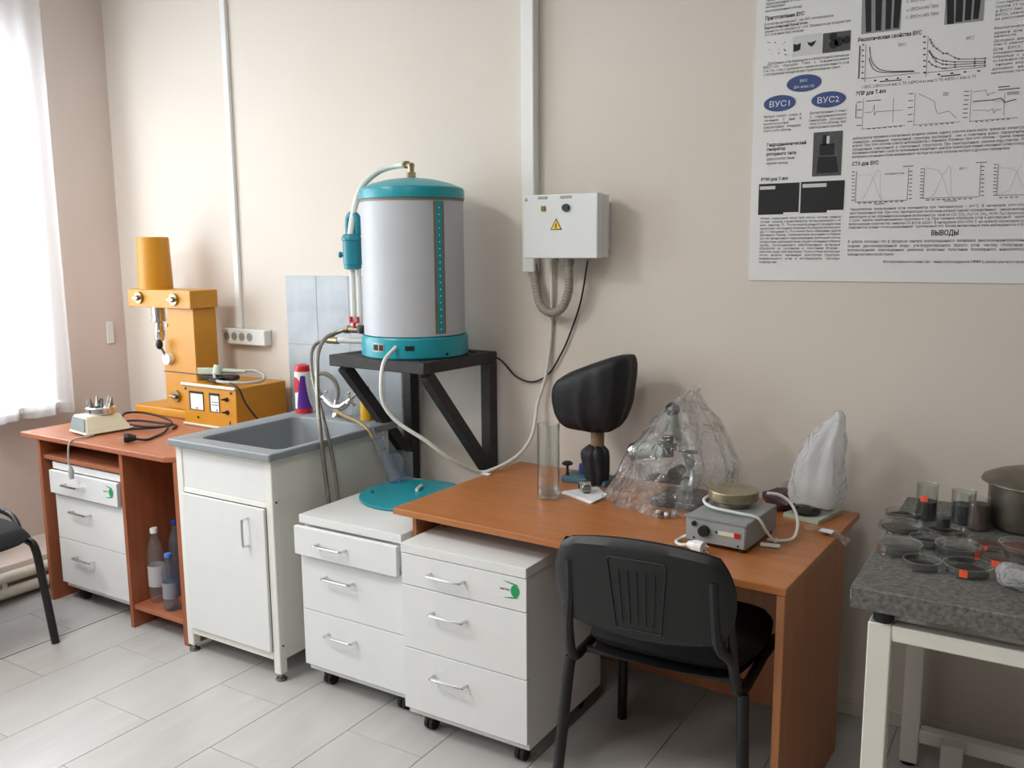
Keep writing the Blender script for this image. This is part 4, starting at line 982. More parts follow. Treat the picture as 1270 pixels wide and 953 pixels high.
bm = B(); lathe(bm, [(.022, 0), (.022, .02), (.016, .03)], (-.175, -.115, .086), 14); part('drain_socket', bm, 'black_plastic', D)
bm = B(); cyl(bm, (-.39, -.05, .042), (-.19, -.03, .045), .013); part('inlet_pipe', bm, 'white_hose', D)
bm = B(); cyl(bm, (-.425, -.05, .04), (-.365, -.05, .04), .015, None, 12); cyl(bm, (-.395, -.05, .04), (-.395, -.05, .072), .006); box(bm, -.41, -.365, -.056, -.044, .07, .076, .002); part('inlet_valve', bm, 'brass', D)
bm = B(); tube(bm, [(sx+.04, sy+.01, .47), (sx+.055, sy+.012, .44), (sx+.06, sy+.015, .34), (sx+.06, sy+.02, .12)], .004, 8, 5); part('sensor_wire', bm, 'white_hose', D)

# hoses and cords
def hose(name, pts, r, m, label, cat, n=8, seg=10):
    bm = B(); tube(bm, pts, r, seg, n); return single(name, bm, m, label, cat, loc=pts[0])
hose('drain_hose', [(-2.49, 2.725, 1.298), (-2.528, 2.7, 1.281), (-2.535, 2.65, 1.262), (-2.491, 2.56, 1.205), (-2.423, 2.48, 1.051), (-2.372, 2.44, 0.879), (-2.348, 2.44, 0.662), (-2.336, 2.44, 0.542)], .0085, 'braid', 'braided steel hose looping down from the valve with the red lever', 'hose')
hose('supply_hose', [(-2.612, 2.75, 1.246), (-2.64, 2.73, 1.238), (-2.653, 2.71, 1.224), (-2.635, 2.67, 1.185), (-2.562, 2.6, 1.108), (-2.41, 2.49, 0.985), (-2.352, 2.475, 0.828), (-2.328, 2.47, 0.671), (-2.321, 2.47, 0.569)], .0075, 'braid', 'thinner braided hose behind, running from the lower inlet valve', 'hose')
hose('white_hose', [(-2.125, 2.60, 1.256), (-2.13, 2.535, 1.21), (-2.12, 2.5, 1.129), (-2.108, 2.5, 1.05), (-2.065, 2.53, 0.982), (-1.977, 2.58, 0.913), (-1.913, 2.65, 0.834), (-1.879, 2.765, 0.769), (-1.84, 2.82, 0.769), (-1.794, 2.93, 0.807), (-1.767, 3.0, 0.882), (-1.764, 3.04, 1.006), (-1.738, 3.055, 1.104), (-1.722, 3.065, 1.234), (-1.714, 3.065, 1.362), (-1.71, 3.06, 1.58)], .0075, 'white_hose', 'long white hose drooping from the teal distiller base onto the desk and up the wall', 'hose')
hose('power_cord', [(-2.02, 2.93, 1.212), (-1.956, 3.05, 1.173), (-1.881, 3.065, 1.103), (-1.804, 3.068, 1.085), (-1.729, 3.068, 1.123), (-1.674, 3.068, 1.204), (-1.638, 3.068, 1.276), (-1.583, 3.06, 1.413), (-1.525, 3.0, 1.56), (-1.522, 3.0, 1.585)], .0035, 'black_rubber', 'thin black power cord sagging along the wall below the electrical box', 'cord')
# ------------------------------------------------------------------ plastic tube and teal disc on the second drawer cabinet
hose('amber_hose', [(-2.672, 2.835, .925), (-2.57, 2.79, .918), (-2.46, 2.75, .909), (-2.385, 2.72, .892), (-2.345, 2.71, .855), (-2.31, 2.71, .80)], .0075, 'amber_hose', 'short amber rubber hose from the tap into the clear plastic tube', 'hose')
t = thing('plastic_tube', 'clear plastic syringe tube leaning behind the teal disc', 'tube', (-2.25, 2.72, .6735))
bm = B(); a, b = Vector((-.09, 0, .185)), Vector((.005, 0, .022)); cyl(bm, a, b, .022, .025, 20, False); cyl(bm, b, b+(b-a).normalized()*.018, .025, .006, 20); part('barrel', bm, 'syringe', t)
bm = B(); d = (b-a).normalized(); cyl(bm, a-d*.004, a+d*.002, .032, .032, 20); part('flange', bm, 'syringe', t)
bm = B(); cyl(bm, a-d*.06, a+d*.05, .007, .007, 10); cyl(bm, a+d*.05, a+d*.06, .02, .02, 16); part('plunger', bm, 'syringe', t)
bm = B(); box(bm, -.075, .015, .035, .105, 0, .12, .004, 2); bmesh.ops.delete(bm, geom=[f for f in bm.faces if f.normal.z > .95 and f.calc_center_median().z > .11], context='FACES'); single('plastic_box', bm, 'syringe', 'small clear plastic box behind the leaning syringe tube', 'box').location = (-2.25, 2.72, .6735)
t = thing('teal_lid', 'round flat teal plastic lid lying on the white cabinet', 'lid', (-2.085, 2.632, .6735))
bm = B(); lathe(bm, [(.205, 0), (.209, .003), (.209, .009), (.205, .012), (.05, .014), (.005, .014)], (0, 0, 0), 56); part('disc', bm, 'teal', t)
bm = B(); cyl(bm, (-.14, -.08, .013), (-.14, -.08, .024), .007, .006, 12); part('pin', bm, 'teal_dark', t)
bm = B(); cyl(bm, (0.0, .02, .021), (-.02, .075, .021), .0075, .0075, 10); single('white_tube_piece', bm, 'white_plastic', 'short white plastic tube piece lying on the teal lid', 'tube', loc=(0, 0, 0)).location = (-2.085, 2.632, .6735)
bm = B(); box(bm, -1.86, -1.825, 2.77, 2.79, .7565, .763, .002); single('hose_clip', bm, 'white_plastic', 'tiny white clip under the white hose at the desk corner', 'clip', loc=(-1.843, 2.78, .7565))

# ------------------------------------------------------------------ wall fittings
bm = B(); box(bm, -3.528, -3.492, WY-.02, WY, 1.236, CEIL, .003, 1); single('cable_trunking', bm, 'white_plastic', 'narrow white cable trunking running up from the four-socket strip', 'trunking', loc=(-3.51, WY, 1.236))
t = thing('socket_strip', 'white four-socket outlet strip on the wall above the yellow control box', 'socket', (-3.45, WY, 1.195))
bm = B(); box(bm, -3.602, -3.298, WY-.05, WY, 1.156, 1.235, .008, 3); part('housing', bm, 'white_plastic', t, True)
for i in range(4):
    x = -3.567+i*.055
    bm = B(); cyl(bm, (x, WY-.0515, 1.197), (x, WY-.049, 1.197), .021, .021, 24); so = part('socket', bm, 'label_grey', t, True)
    bm = B(); cyl(bm, (x, WY-.0525, 1.197), (x, WY-.051, 1.197), .016, .016, 20); part('socket_well', bm, 'grey_pvc', so, True)
bm = B(); box(bm, WX, WX+.012, 2.962, 3.002, 1.12, 1.24, .004, 2)
t = single('wall_switch', bm, 'white_plastic', 'narrow white plate on the left wall near the corner', 'switch', loc=(WX, 2.982, 1.12))
# right trunking and electrical box
bm = B(); box(bm, -1.832, -1.775, WY-.045, WY, 1.527, CEIL, .004, 1); single('cable_duct', bm, 'white_plastic', 'wide white cable duct running up the wall behind the electrical box', 'trunking', loc=(-1.80, WY, 1.527))
EB = thing('electrical_box', 'white wall-mounted electrical control box with yellow warning triangle', 'electrical box', (-1.60, WY, 1.70))
ex0, ex1, ez0, ez1 = -1.76, -1.448, 1.583, 1.818
bm = B(); box(bm, ex0+.004, ex1-.004, 2.985, WY-.0455, ez0+.003, ez1-.003, .004, 2); box(bm, ex0+.075, ex1-.02, WY-.05, WY, ez0+.03, ez1-.03); part('case', bm, 'box_grey', EB, True)
bm = B(); box(bm, ex0, ex1, 2.928, 2.978, ez0, ez1, .005, 2); cv = part('cover', bm, 'box_grey', EB, True)
bm = B(); box(bm, ex0+.008, ex1-.008, 2.9775, 2.9855, ez0+.006, ez1-.006); part('seal', bm, 'print_grey', EB, True)
yf = 2.9275
bm = B(); box(bm, -1.68, -1.662, yf-.006, yf, 1.757, 1.776, .002, 1); part('amber_indicator', bm, 'amber_lamp', cv, True)
bm = B(); cyl(bm, (-1.575, yf-.012, 1.767), (-1.575, yf, 1.767), .013, .0155, 20); part('green_button', bm, 'green_lamp', cv, True)
for x0, x1 in ((-1.695, -1.655), (-1.600, -1.553)):
    bm = B(); box(bm, x0, x1, yf-.0012, yf, 1.801, 1.811); part('caption_label', bm, 'label_grey', cv, True)
def tri(bm, cx, cz, s, y): bm.faces.new([bm.verts.new((cx+s*math.sin(a), y, cz+s*math.cos(a))) for a in (0, 2*PI/3, -2*PI/3)])
bm = B(); tri(bm, -1.617, 1.702, .0285, yf-.0006); part('warning_border', bm, 'print_black', cv, True)
bm = B(); tri(bm, -1.617, 1.702, .0225, yf-.0011); part('warning_triangle', bm, 'sign_yellow', cv, True)
bm = B(); bm.faces.new([bm.verts.new((-1.617+a, yf-.0016, 1.702+b)) for a, b in ((.001, .012), (-.005, .001), (-.001, .002), (-.003, -.006), (-.005, -.005), (-.001, -.011), (.001, -.005), (-.0005, -.006), (.004, .004), (.0005, .004), (.0035, .012))]); part('lightning_bolt', bm, 'print_black', cv, True)
bm = B(); tri(bm, -1.7455, 1.801, .011, yf-.0006); part('maker_mark', bm, 'label_grey', cv, True)
bm = B(); cyl(bm, (-1.597, 2.99, 1.583), (-1.597, 2.99, 1.557), .02, .02, 16); cyl(bm, (-1.66, 3.0, 1.583), (-1.66, 3.0, 1.573), .012, .012, 12); cyl(bm, (-1.522, 3.0, 1.583), (-1.522, 3.0, 1.571), .009, .009, 12); part('cable_gland', bm, 'grey_pvc', EB, True)
def ribbed(t): return .0165+.0014*math.sin(t*2*PI*46)
bm = B(); P = [(-1.79, 3.055, 1.56), (-1.787, 3.055, 1.53), (-1.773, 3.045, 1.473), (-1.745, 3.03, 1.402), (-1.693, 3.02, 1.372), (-1.637, 3.01, 1.393), (-1.604, 3.0, 1.456), (-1.597, 2.99, 1.52), (-1.597, 2.99, 1.558)]
tube(bm, P, ribbed, 14, 24); single('flexible_conduit', bm, 'grey_pvc', 'grey ribbed conduit looping from the cable duct into the electrical box', 'conduit', loc=P[-1], smooth=80)

# ------------------------------------------------------------------ yellow drill-like stirrer on left desk
Y = thing('laboratory_mixer', 'mustard yellow upright laboratory mixer with motor on top by the window', 'mixer', (-3.66, 2.88, .8005))
bm = B(); box(bm, -4.02, -3.545, 2.80, 3.0, .8005, .845, .01, 2); part('base_plate', bm, 'mustard', Y, True)
bm = B(); loft(bm, [[(x, y, z) for x, y in ((-3.785+k, 2.815), (-3.54, 2.815), (-3.54, 2.95), (-3.785+k, 2.95))] for z, k in ((.8455, 0), (1.05, .0), (1.345, .05))]); bmesh.ops.bevel(bm, geom=list(bm.edges), offset=.004, segments=2, affect='EDGES'); part('column', bm, 'mustard', Y, True)
bm = B(); box(bm, -3.786, -3.534, 2.812, 2.8165, 1.028, 1.032); part('column_seam', bm, 'print_grey', Y, True)
bm = B(); box(bm, -4.0, -3.528, 2.79, 2.955, 1.346, 1.434, .005, 2); part('head', bm, 'mustard', Y, True)
bm = B(); lathe(bm, [(.083, 0), (.083, .03), (.076, .25), (.073, .256), (.02, .257)], (-3.885, 2.872, 1.4345), 40); part('motor_housing', bm, 'mustard', Y, True)
for x, z in ((-3.905, 1.393), (-3.64, 1.39), (-3.70, .91)):
    bm = B(); yb = 2.79 if z > 1 else 2.815; cyl(bm, (x, yb, z), (x, yb-.012, z), .03, .028, 24); cyl(bm, (x, yb-.012, z), (x, yb-.03, z), .014, .012, 16); box(bm, x-.024, x+.024, yb-.032, yb-.024, z-.006, z+.006, .003); part('clamp_knob', bm, 'brass', Y, True)
bm = B(); cx, cy = -3.875, 2.87
lathe(bm, [(.034, 0), (.034, -.06), (.036, -.065), (.036, -.075), (.022, -.082), (.024, -.12), (.028, -.125), (.028, -.15), (.02, -.175)], (cx, cy, 1.346), 24); part('chuck', bm, 'chrome', Y, True)
bm = B(); cyl(bm, (-3.735, 2.815, 1.095), (-3.735, 2.79, 1.095), .03, .028, 24); part('dial', bm, 'white_plastic', Y, True)
bm = B(); cyl(bm, (-3.737, 2.80, 1.10), (-3.755, 2.78, 1.155), .006, .006, 10); part('lever_rod', bm, 'steel', Y, True)
bm = B(); ball(bm, (-3.758, 2.776, 1.168), .02, 14, 10, (.85, .85, 1.25)); part('lever_grip', bm, 'black_plastic', Y, True)
bm = B(); cyl(bm, (-3.745, 2.8155, 1.26), (-3.745, 2.81, 1.26), .008, .008, 12); part('screw', bm, 'steel', Y, True)

# yellow control box
K = thing('control_box', 'mustard yellow control box with two meters beside the mixer', 'control box', (-3.36, 2.86, .8005))
kx0, kx1, ky0, ky1, kz0, kz1 = -3.53, -3.165, 2.72, 3.03, .805, .998
bm = B(); box(bm, kx0, kx1, ky0, ky1, kz0, kz1, .003, 1); part('case', bm, 'mustard', K, True)
bm = B(); box(bm, kx0-.004, kx1+.004, ky0-.01, ky0+.002, kz1-.006, kz1+.008, .002, 1); box(bm, kx0-.004, kx1+.004, ky0-.01, ky0+.002, kz0-.003, kz0+.008, .002, 1); part('edge_trim', bm, 'mustard_edge', K, True)
bm = B()
for x, z in ((-3.51, kz1-.022), (-3.195, kz1-.022)): cyl(bm, (x, ky0-.003, z), (x, ky0+.001, z), .006)
part('screw', bm, 'black_metal', K, True)
for x0, x1 in ((-3.485, -3.385), (-3.345, -3.275)):
    bm = B(); box(bm, x0, x1, ky0-.003, ky0+.001, .878, .968, .001, 1); mt = part('meter', bm, 'dark_hole', K, True)
    bm = B(); box(bm, x0+.012, x1-.002, ky0-.0045, ky0-.0025, .882, .957); fc = part('meter_face', bm, 'meter_face', mt, True)
    bm = B(); box(bm, x0+.05, x0+.058, ky0-.0052, ky0-.0044, .885, .893)
    if x0 > -3.4: box(bm, x0+.02, x1-.006, ky0-.0052, ky0-.0044, .912, .915); box(bm, x0+.02, x1-.006, ky0-.0052, ky0-.0044, .925, .928)
    bm2 = part('meter_mark', bm, 'print_grey', mt, True)
for z in (.945, .885):
    bm = B(); cyl(bm, (-3.225, ky0, z), (-3.225, ky0-.008, z), .011, .010, 14); cyl(bm, (-3.225, ky0-.006, z), (-3.23, ky0-.028, z+.004), .004); part('toggle_switch', bm, 'black_metal', K, True)
bm = B(); box(bm, -3.215, -3.209, ky0-.002, ky0, .82, .845); part('index_mark', bm, 'print_black', K, True)
bm = B(); cyl(bm, (-3.43, ky0-.004, .845), (-3.43, ky0, .845), .005); part('screw', bm, 'black_metal', K, True)
# probe with cable lying on the control box
Pz = 1.0065
t = thing('sensor_probe', 'pale green handheld probe with grey cable loop lying on the yellow control box', 'probe', (-3.42, 2.80, Pz))
bm = B(); bar(bm, (-3.50, 2.79, Pz+.046), (-3.40, 2.83, Pz+.046), .022, .03, bev=.003); part('handle', bm, 'pale_green', t, True)
bm = B(); cyl(bm, (-3.40, 2.82, Pz+.03), (-3.40, 2.83, Pz+.075), .024, .022, 18); cyl(bm, (-3.40, 2.83, Pz+.05), (-3.27, 2.88, Pz+.047), .012, .008, 12); part('probe_head', bm, 'pale_green', t, True)
bm = B(); bar(bm, (-3.49, 2.80, Pz+.012), (-3.30, 2.85, Pz+.018), .05, .022, bev=.004); bar(bm, (-3.37, 2.76, Pz+.012), (-3.37, 2.82, Pz+.012), .05, .022, bev=.004); part('clip_stand', bm, 'black_plastic', t, True)
bm = B(); tube(bm, [(-3.29, 2.875, Pz+.048), (-3.23, 2.90, Pz+.05), (-3.17, 2.90, Pz+.03), (-3.15, 2.86, Pz+.012), (-3.19, 2.80, Pz+.008), (-3.28, 2.77, Pz+.008), (-3.35, 2.77, Pz+.012), (-3.40, 2.80, Pz+.035)], .0075, 10, 8); part('cable', bm, 'grey_cable', t, True)
bm = B(); P = [(-3.33, 2.84, Pz+.012), (-3.27, 2.78, Pz+.006), (-3.20, 2.74, Pz+.006), (-3.155, 2.735, Pz-.012), (-3.135, 2.75, .93), (-3.10, 2.80, .84), (-3.07, 2.86, .806)]
tube(bm, P, .0045, 8, 8); single('black_lead', bm, 'black_rubber', 'thin black lead hanging down the side of the yellow control box', 'cord', loc=P[-1])

# small centrifuge
Z = .8005
CF = thing('tabletop_centrifuge', 'small ivory tabletop centrifuge with a chrome rotor of glass cones', 'centrifuge', (-3.735, 2.395, Z), R(82))
bm = B()
loft(bm, [[(x, y, z) for x, y in ((-.085+k*.3, -.08+k*.4), (.125-k, -.08+k), (.125-k, .08-k), (-.085+k*.3, .08-k*.4))] for z, k in ((.012, 0), (.02, 0), (.045, .015), (.085, .035))] ); bmesh.ops.bevel(bm, geom=list(bm.edges), offset=.006, segments=2, affect='EDGES'); part('housing', bm, 'ivory', CF)
bm = B(); box(bm, -.088, .135, -.084, .084, .006, .016, .004, 2); part('base_rim', bm, 'ivory', CF)
bm = B(); loft(bm, [[(-.0895+k*.3, -w_, z), (-.084+k*.3, -w_, z), (-.084+k*.3, w_, z), (-.0895+k*.3, w_, z)] for z, k, w_ in ((.022, 0, .072), (.045, .015, .066), (.078, .033, .056))]); part('front_panel', bm, 'grey_panel', CF)
bm = B()
for x in (-.06, .12):
    for y in (-.065, .065): cyl(bm, (x, y, 0), (x, y, .008), .01, .01, 12)
part('rubber_foot', bm, 'black_rubber', CF)
bm = B(); lathe(bm, [(.06, .085), (.064, .09), (.064, .112), (.056, .118), (.054, .106), (.01, .104)], (.025, 0, 0), 32); part('rotor_bowl', bm, 'chrome', CF)
for i in range(6):
    a = i*PI/3+.3; x, y = .025+.046*math.cos(a), .046*math.sin(a)
    bm = B(); cyl(bm, (x, y, .112), (x+.008*math.cos(a), y+.008*math.sin(a), .16), .012, .0025, 12); part('glass_cone', bm, 'steel' if i % 2 else 'glass', CF)
bm = B(); cyl(bm, (.03, 0, .11), (.03, 0, .14), .008); ball(bm, (.03, 0, .142), .011, 12, 8); part('rotor_knob', bm, 'black_metal', CF)
bm = B(); P = [(-3.66, 2.33, Z+.006), (-3.645, 2.28, Z+.006), (-3.65, 2.235, Z+.006), (-3.655, 2.209, Z-.012), (-3.652, 2.198, .72), (-3.645, 2.20, .685)]
tube(bm, P, .0042, 8, 8); t = single('cord_with_connector', bm, 'grey_cable', 'grey cord hanging over the left desk edge with a connector', 'cord', loc=P[0])
bm = B(); cyl(bm, (-3.645, 2.20, .69), (-3.643, 2.20, .668), .007, .012, 12); cyl(bm, (-3.643, 2.20, .668), (-3.641, 2.20, .635), .012, .010, 12); part('connector', bm, 'grey_cable', t, True)
# black mains lead coiled on left desk
bm = B(); P = [(-3.46, 2.60, Z+.006), (-3.52, 2.66, Z+.006), (-3.66, 2.66, Z+.006), (-3.77, 2.62, Z+.012), (-3.78, 2.55, Z+.012), (-3.68, 2.50, Z+.006), (-3.54, 2.54, Z+.012), (-3.50, 2.62, Z+.018), (-3.62, 2.68, Z+.026), (-3.76, 2.66, Z+.045), (-3.79, 2.58, Z+.05), (-3.72, 2.53, Z+.02), (-3.58, 2.52, Z+.02), (-3.49, 2.56, Z+.02), (-3.47, 2.58, Z+.02), (-3.42, 2.52, Z+.008), (-3.38, 2.44, Z+.006), (-3.36, 2.385, Z+.006), (-3.375, 2.345, Z+.014)]
tube(bm, P, .0052, 8, 8); t = single('mains_lead', bm, 'black_rubber', 'coiled black mains lead with round plug on the left desk', 'cord', loc=(P[-1][0], P[-1][1], Z))
bm = B(); cyl(bm, (-3.375, 2.345, Z+.02), (-3.395, 2.32, Z+.022), .012, .021, 18); cyl(bm, (-3.395, 2.32, Z+.022), (-3.405, 2.307, Z+.0225), .021, .019, 18); pg = part('plug', bm, 'black_plastic', t, True)
bm = B()
for s in (-1, 1): cyl(bm, (-3.405+s*.007, 2.307-s*.006, Z+.0225), (-3.42+s*.007, 2.29-s*.006, Z+.0225), .0025, .0025, 8)
part('pin', bm, 'chrome', pg, True)

# bottles in the narrow shelf column
def bottle(x, y, h, r, m, capm, label, lab=True, cap='white_plastic', squash=1):
    t = thing('plastic_bottle', label, 'bottle', (x, y, .1055), random.uniform(0, 6), 'empty plastic bottles under the left desk')
    bm = B(); prof = [(r*.72, 0), (r*.95, .008), (r, .025)]
    for i in range(7): z = .03+h*.07*i; prof += [(r, z), (r*.965, z+h*.035)]
    prof += [(r*1.0, h*.60), (r*.98, h*.68), (r*.84, h*.76), (r*.5, h*.85), (.014, h*.92), (.0135, h*.95)]
    lathe(bm, prof, (0, 0, 0), 28); part('bottle_body', bm, m, t)
    bm = B(); lathe(bm, [(.0165, h*.935), (.0165, h*.99), (.014, h)], (0, 0, 0), 18); part('cap', bm, capm, t)
    bm = B(); lathe(bm, [(.0185, h*.928), (.0185, h*.934)], (0, 0, 0), 18); part('neck_ring', bm, m, t)
    if lab: bm = B(); lathe(bm, [(r*1.01, h*.22), (r*1.01, h*.50)], (0, 0, 0), 28, False, False); part('label_band', bm, lab, t)
mat('blue_cap', (72, 120, 200), .4); mat('navy_cap', (40, 44, 130), .4)
film('label_clear', (232, 234, 238), white=.5, rough=.4, gloss=.4); film('label_blue', (170, 190, 220), white=.3, rough=.4, gloss=.4)
bottle(-3.278, 2.33, .33, .036, 'bottle_clear', 'white_plastic', 'clear plastic bottle with a white cap in the desk shelf column', 'label_clear')
bottle(-3.145, 2.295, .25, .031, 'bottle_blue', 'blue_cap', 'smaller pale blue bottle with a light blue cap in the desk shelf column', 'label_blue')
bottle(-3.262, 2.425, .345, .036, 'bottle_blue', 'navy_cap', 'tall bluish bottle with a navy cap at the back of the desk shelf column', None)
# ------------------------------------------------------------------ chairs
def chair(loc, rz, label, loop=False):
    t = thing('office_chair', label, 'chair', loc, rz, 'black visitor chairs')
    for s in (-1, 1):
        bm = B(); tube(bm, [(s*.275, .29, 0), (s*.262, .262, .25), (s*.255, .24, .40), (s*.250, .20, .437), (s*.245, .08, .442)], .0165, 10, 6); part('leg', bm, 'black_metal', t)
        bm = B(); tube(bm, [(s*.275, -.27, 0), (s*.262, -.242, .22), (s*.252, -.22, .40), (s*.248, -.21, .45)], .0165, 10, 6); part('leg', bm, 'black_metal', t)
        bm = B(); tube(bm, [(s*.245, .09, .442), (s*.243, -.12, .442), (s*.240, -.19, .445), (s*.236, -.235, .48), (s*.232, -.262, .56), (s*.225, -.30, .72)], .0145, 10, 6); part('back_post', bm, 'black_metal', t)
    bm = B()
    for y in (.15, -.13): tube(bm, [(-.245, y, .442), (.245, y, .442)], .0105, 8, 1, False)
    part('cross_bar', bm, 'black_metal', t)
    bm = B(); pad(bm, .51, .47, .075, lambda a, b, s: (a, b+.072, .49+s-.018*(abs(b)/.23)**3*(1 if b > 0 else -.3)-.06*a*a), 18, 16, .5, 8); part('seat', bm, 'black_fabric', t)
    bm = B(); pad(bm, .47, .43, .02, lambda a, b, s: (a, b+.05, .450+s), 14, 12, .5, 8); part('seat_pan', bm, 'black_plastic', t)
    def bk(off):
        def f(a, b, s):
            y = -.318-.13*(b+.02)+.55*a*a*.55+off; return (a, y-s*.99, .735+b-s*.12)
        return f
    bm = B(); pad(bm, .50, .285, .034, bk(-.012), 24, 16, .6, 14); sh = part('back_shell', bm, 'black_plastic', t)
    bm = B(); pad(bm, .485, .272, .04, bk(.018), 24, 16, .6, 10); part('back_cushion', bm, 'black_fabric', t)
    bm = B(); f = bk(-.0305)
    R1 = [(-.08, .085), (-.075, .093), (.075, .093), (.08, .085), (.062, -.108), (-.062, -.108)]
    P = [f(a, b, 0) for a, b in R1]; tube(bm, P+[P[0]], .0022, 6, 1, False); 
    for k in range(5):
        a = -.05+k*.025; tube(bm, [f(a, .06, 0), f(a*.85, -.09, 0)], .0016, 6, 1, False)
    part('back_ribs', bm, 'black_plastic', sh)
    bm = B()
    for s in (-1, 1):
        tube(bm, [f(s*.196, .06, -.01), f(s*.20, -.05, -.008), f(s*.208, -.12, -.006), (s*.228, -.27, .565), (s*.234, -.25, .52)], .014, 8, 5)
    part('back_bracket', bm, 'black_plastic', sh)
    if loop:
        bm = B(); tube(bm, [(-.255, -.20, .45), (-.262, -.17, .50), (-.265, -.06, .528), (-.262, .06, .522), (-.255, .12, .49), (-.248, .14, .445)], .012, 10, 6); part('side_loop', bm, 'black_metal', t)
    return t
chair((-.905, 2.375, 0), R(4), 'black visitor chair seen from behind, pulled up to the right desk')
chair((-3.775, 1.70, 0), R(-90), 'black visitor chair cut off by the left picture edge', True)

# ------------------------------------------------------------------ things on the right desk
DZT = .7805
n_before = len(C.objects)
# tall glass cylinder
t = thing('glass_cylinder', 'tall clear glass cylinder vase with a little water on the desk', 'vase', (-1.44, 2.552, DZT))
bm = B(); lathe(bm, [(.034, 0), (.0385, .004), (.039, .012), (.039, .262), (.0378, .265), (.0365, .262), (.0365, .016), (.03, .012)], (0, 0, 0), 40); part('glass_wall', bm, 'glass', t)
bm = B(); lathe(bm, [(.0362, .017), (.0362, .036), (.034, .0365)], (0, 0, 0), 36); part('water', bm, 'water', t)
# covered instrument
cx, cy = -1.375, 2.79
t = thing('covered_instrument', 'instrument wrapped in black cloth with a taped neck on the desk', 'covered equipment', (cx, cy, DZT))
def ringE(c, rx, ry, z, slope=0, n=40, fold=.0, ph=0, sq=2.6, nf=9):
    P = []
    for i in range(n):
        a = 2*PI*i/n; ca, sa = math.cos(a), math.sin(a); k = (abs(ca)**sq+abs(sa)**sq)**(-1/sq); f = 1+fold*math.sin(nf*a+ph)
        x = rx*k*ca*f; P.append((c[0]+x, c[1]+ry*k*sa*f, z+slope*x))
    return P
def drape(bm, x, y, zp, amp):
    # cloth folds that gather towards the tied neck at height zp
    for v in bm.verts:
        a = math.atan2(v.co.y-y, v.co.x-x); d = abs(v.co.z-zp); k = math.exp(-d/.09)
        n = noise.noise(Vector((math.cos(a)*3.2, math.sin(a)*3.2, v.co.z*5)))*.75+noise.noise(Vector((v.co.x*9, v.co.y*9, v.co.z*22)))*.5
        rr_ = Vector((v.co.x-x, v.co.y-y, 0)); L_ = rr_.length or 1
        v.co += rr_/L_*amp*(n*(.55+.5*k)+.35*math.sin(a*13+v.co.z*18)*k)*min(1, L_/.03)
bm = B(); H = [(.978, .024, .0, .06, 0), (.984, .06, .0, .10, -.002), (.995, .098, .05, .07, -.004), (1.02, .126, .10, .045, -.004), (1.07, .146, .2, .03, -.006), (1.13, .158, .30, .018, -.008), (1.185, .160, .36, .012, -.006), (1.215, .150, .38, .01, .0), (1.232, .10, .38, .01, .006), (1.236, .03, .38, 0, .008)]
loft(bm, [ringE((cx-.008+o, cy), r*.96, r*.68, z, sl, 44, fo, .6+z*3, 2.9) for z, r, sl, fo, o in H]); bmesh.ops.subdivide_edges(bm, edges=bm.edges, cuts=1, use_grid_fill=True); bmesh.ops.smooth_vert(bm, verts=bm.verts, factor=.5, use_axis_x=True, use_axis_y=True, use_axis_z=True); bmesh.ops.smooth_vert(bm, verts=bm.verts, factor=.4, use_axis_x=True, use_axis_y=True, use_axis_z=True); drape(bm, cx, cy, .984, .012); part('cloth_cover', bm, 'black_cloth', t, True, smooth=70)
bm = B(); lathe(bm, [(.025, .925-.0), (.0245, .95), (.026, .982)], (cx+.002, cy, 0), 20); part('tape_neck', bm, 'tape', t, True)
bm = B(); loft(bm, [ringE((cx+o, cy-.005), r, r*.8, z, 0, 32, fo, z*9, 2.4, 7) for z, r, fo, o in ((.784, .036, .1, .004), (.80, .043, .09, .004), (.84, .047, .09, .002), (.885, .052, .08, -.003), (.908, .05, .1, -.004), (.925, .03, .15, 0), (.932, .02, .1, 0))]); bmesh.ops.subdivide_edges(bm, edges=bm.edges, cuts=1, use_grid_fill=True); bmesh.ops.smooth_vert(bm, verts=bm.verts, factor=.5, use_axis_x=True, use_axis_y=True, use_axis_z=True); drape(bm, cx, cy, .93, .006); part('lower_wrap', bm, 'black_cloth', t, True, smooth=70)
mat('teal_grey', (64, 104, 120), .45); mat('blue_knob', (44, 62, 120), .4)
bm = B(); box(bm, cx-.135, cx+.05, cy-.03, cy+.075, DZT, DZT+.022, .004, 2); part('base', bm, 'teal_grey', t, True)
bm = B(); lathe(bm, [(.008, 0), (.005, .012), (.005, .034), (.02, .04), (.021, .046), (.012, .052), (.003, .053)], (cx-.12, cy-.005, DZT+.022), 18); part('adjusting_knob', bm, 'black_plastic', t, True)
bm = B(); lathe(bm, [(.02, 0), (.017, .035), (.010, .038)], (cx-.08, cy+.05, DZT+.022), 18); part('blue_knob', bm, 'blue_knob', t, True)
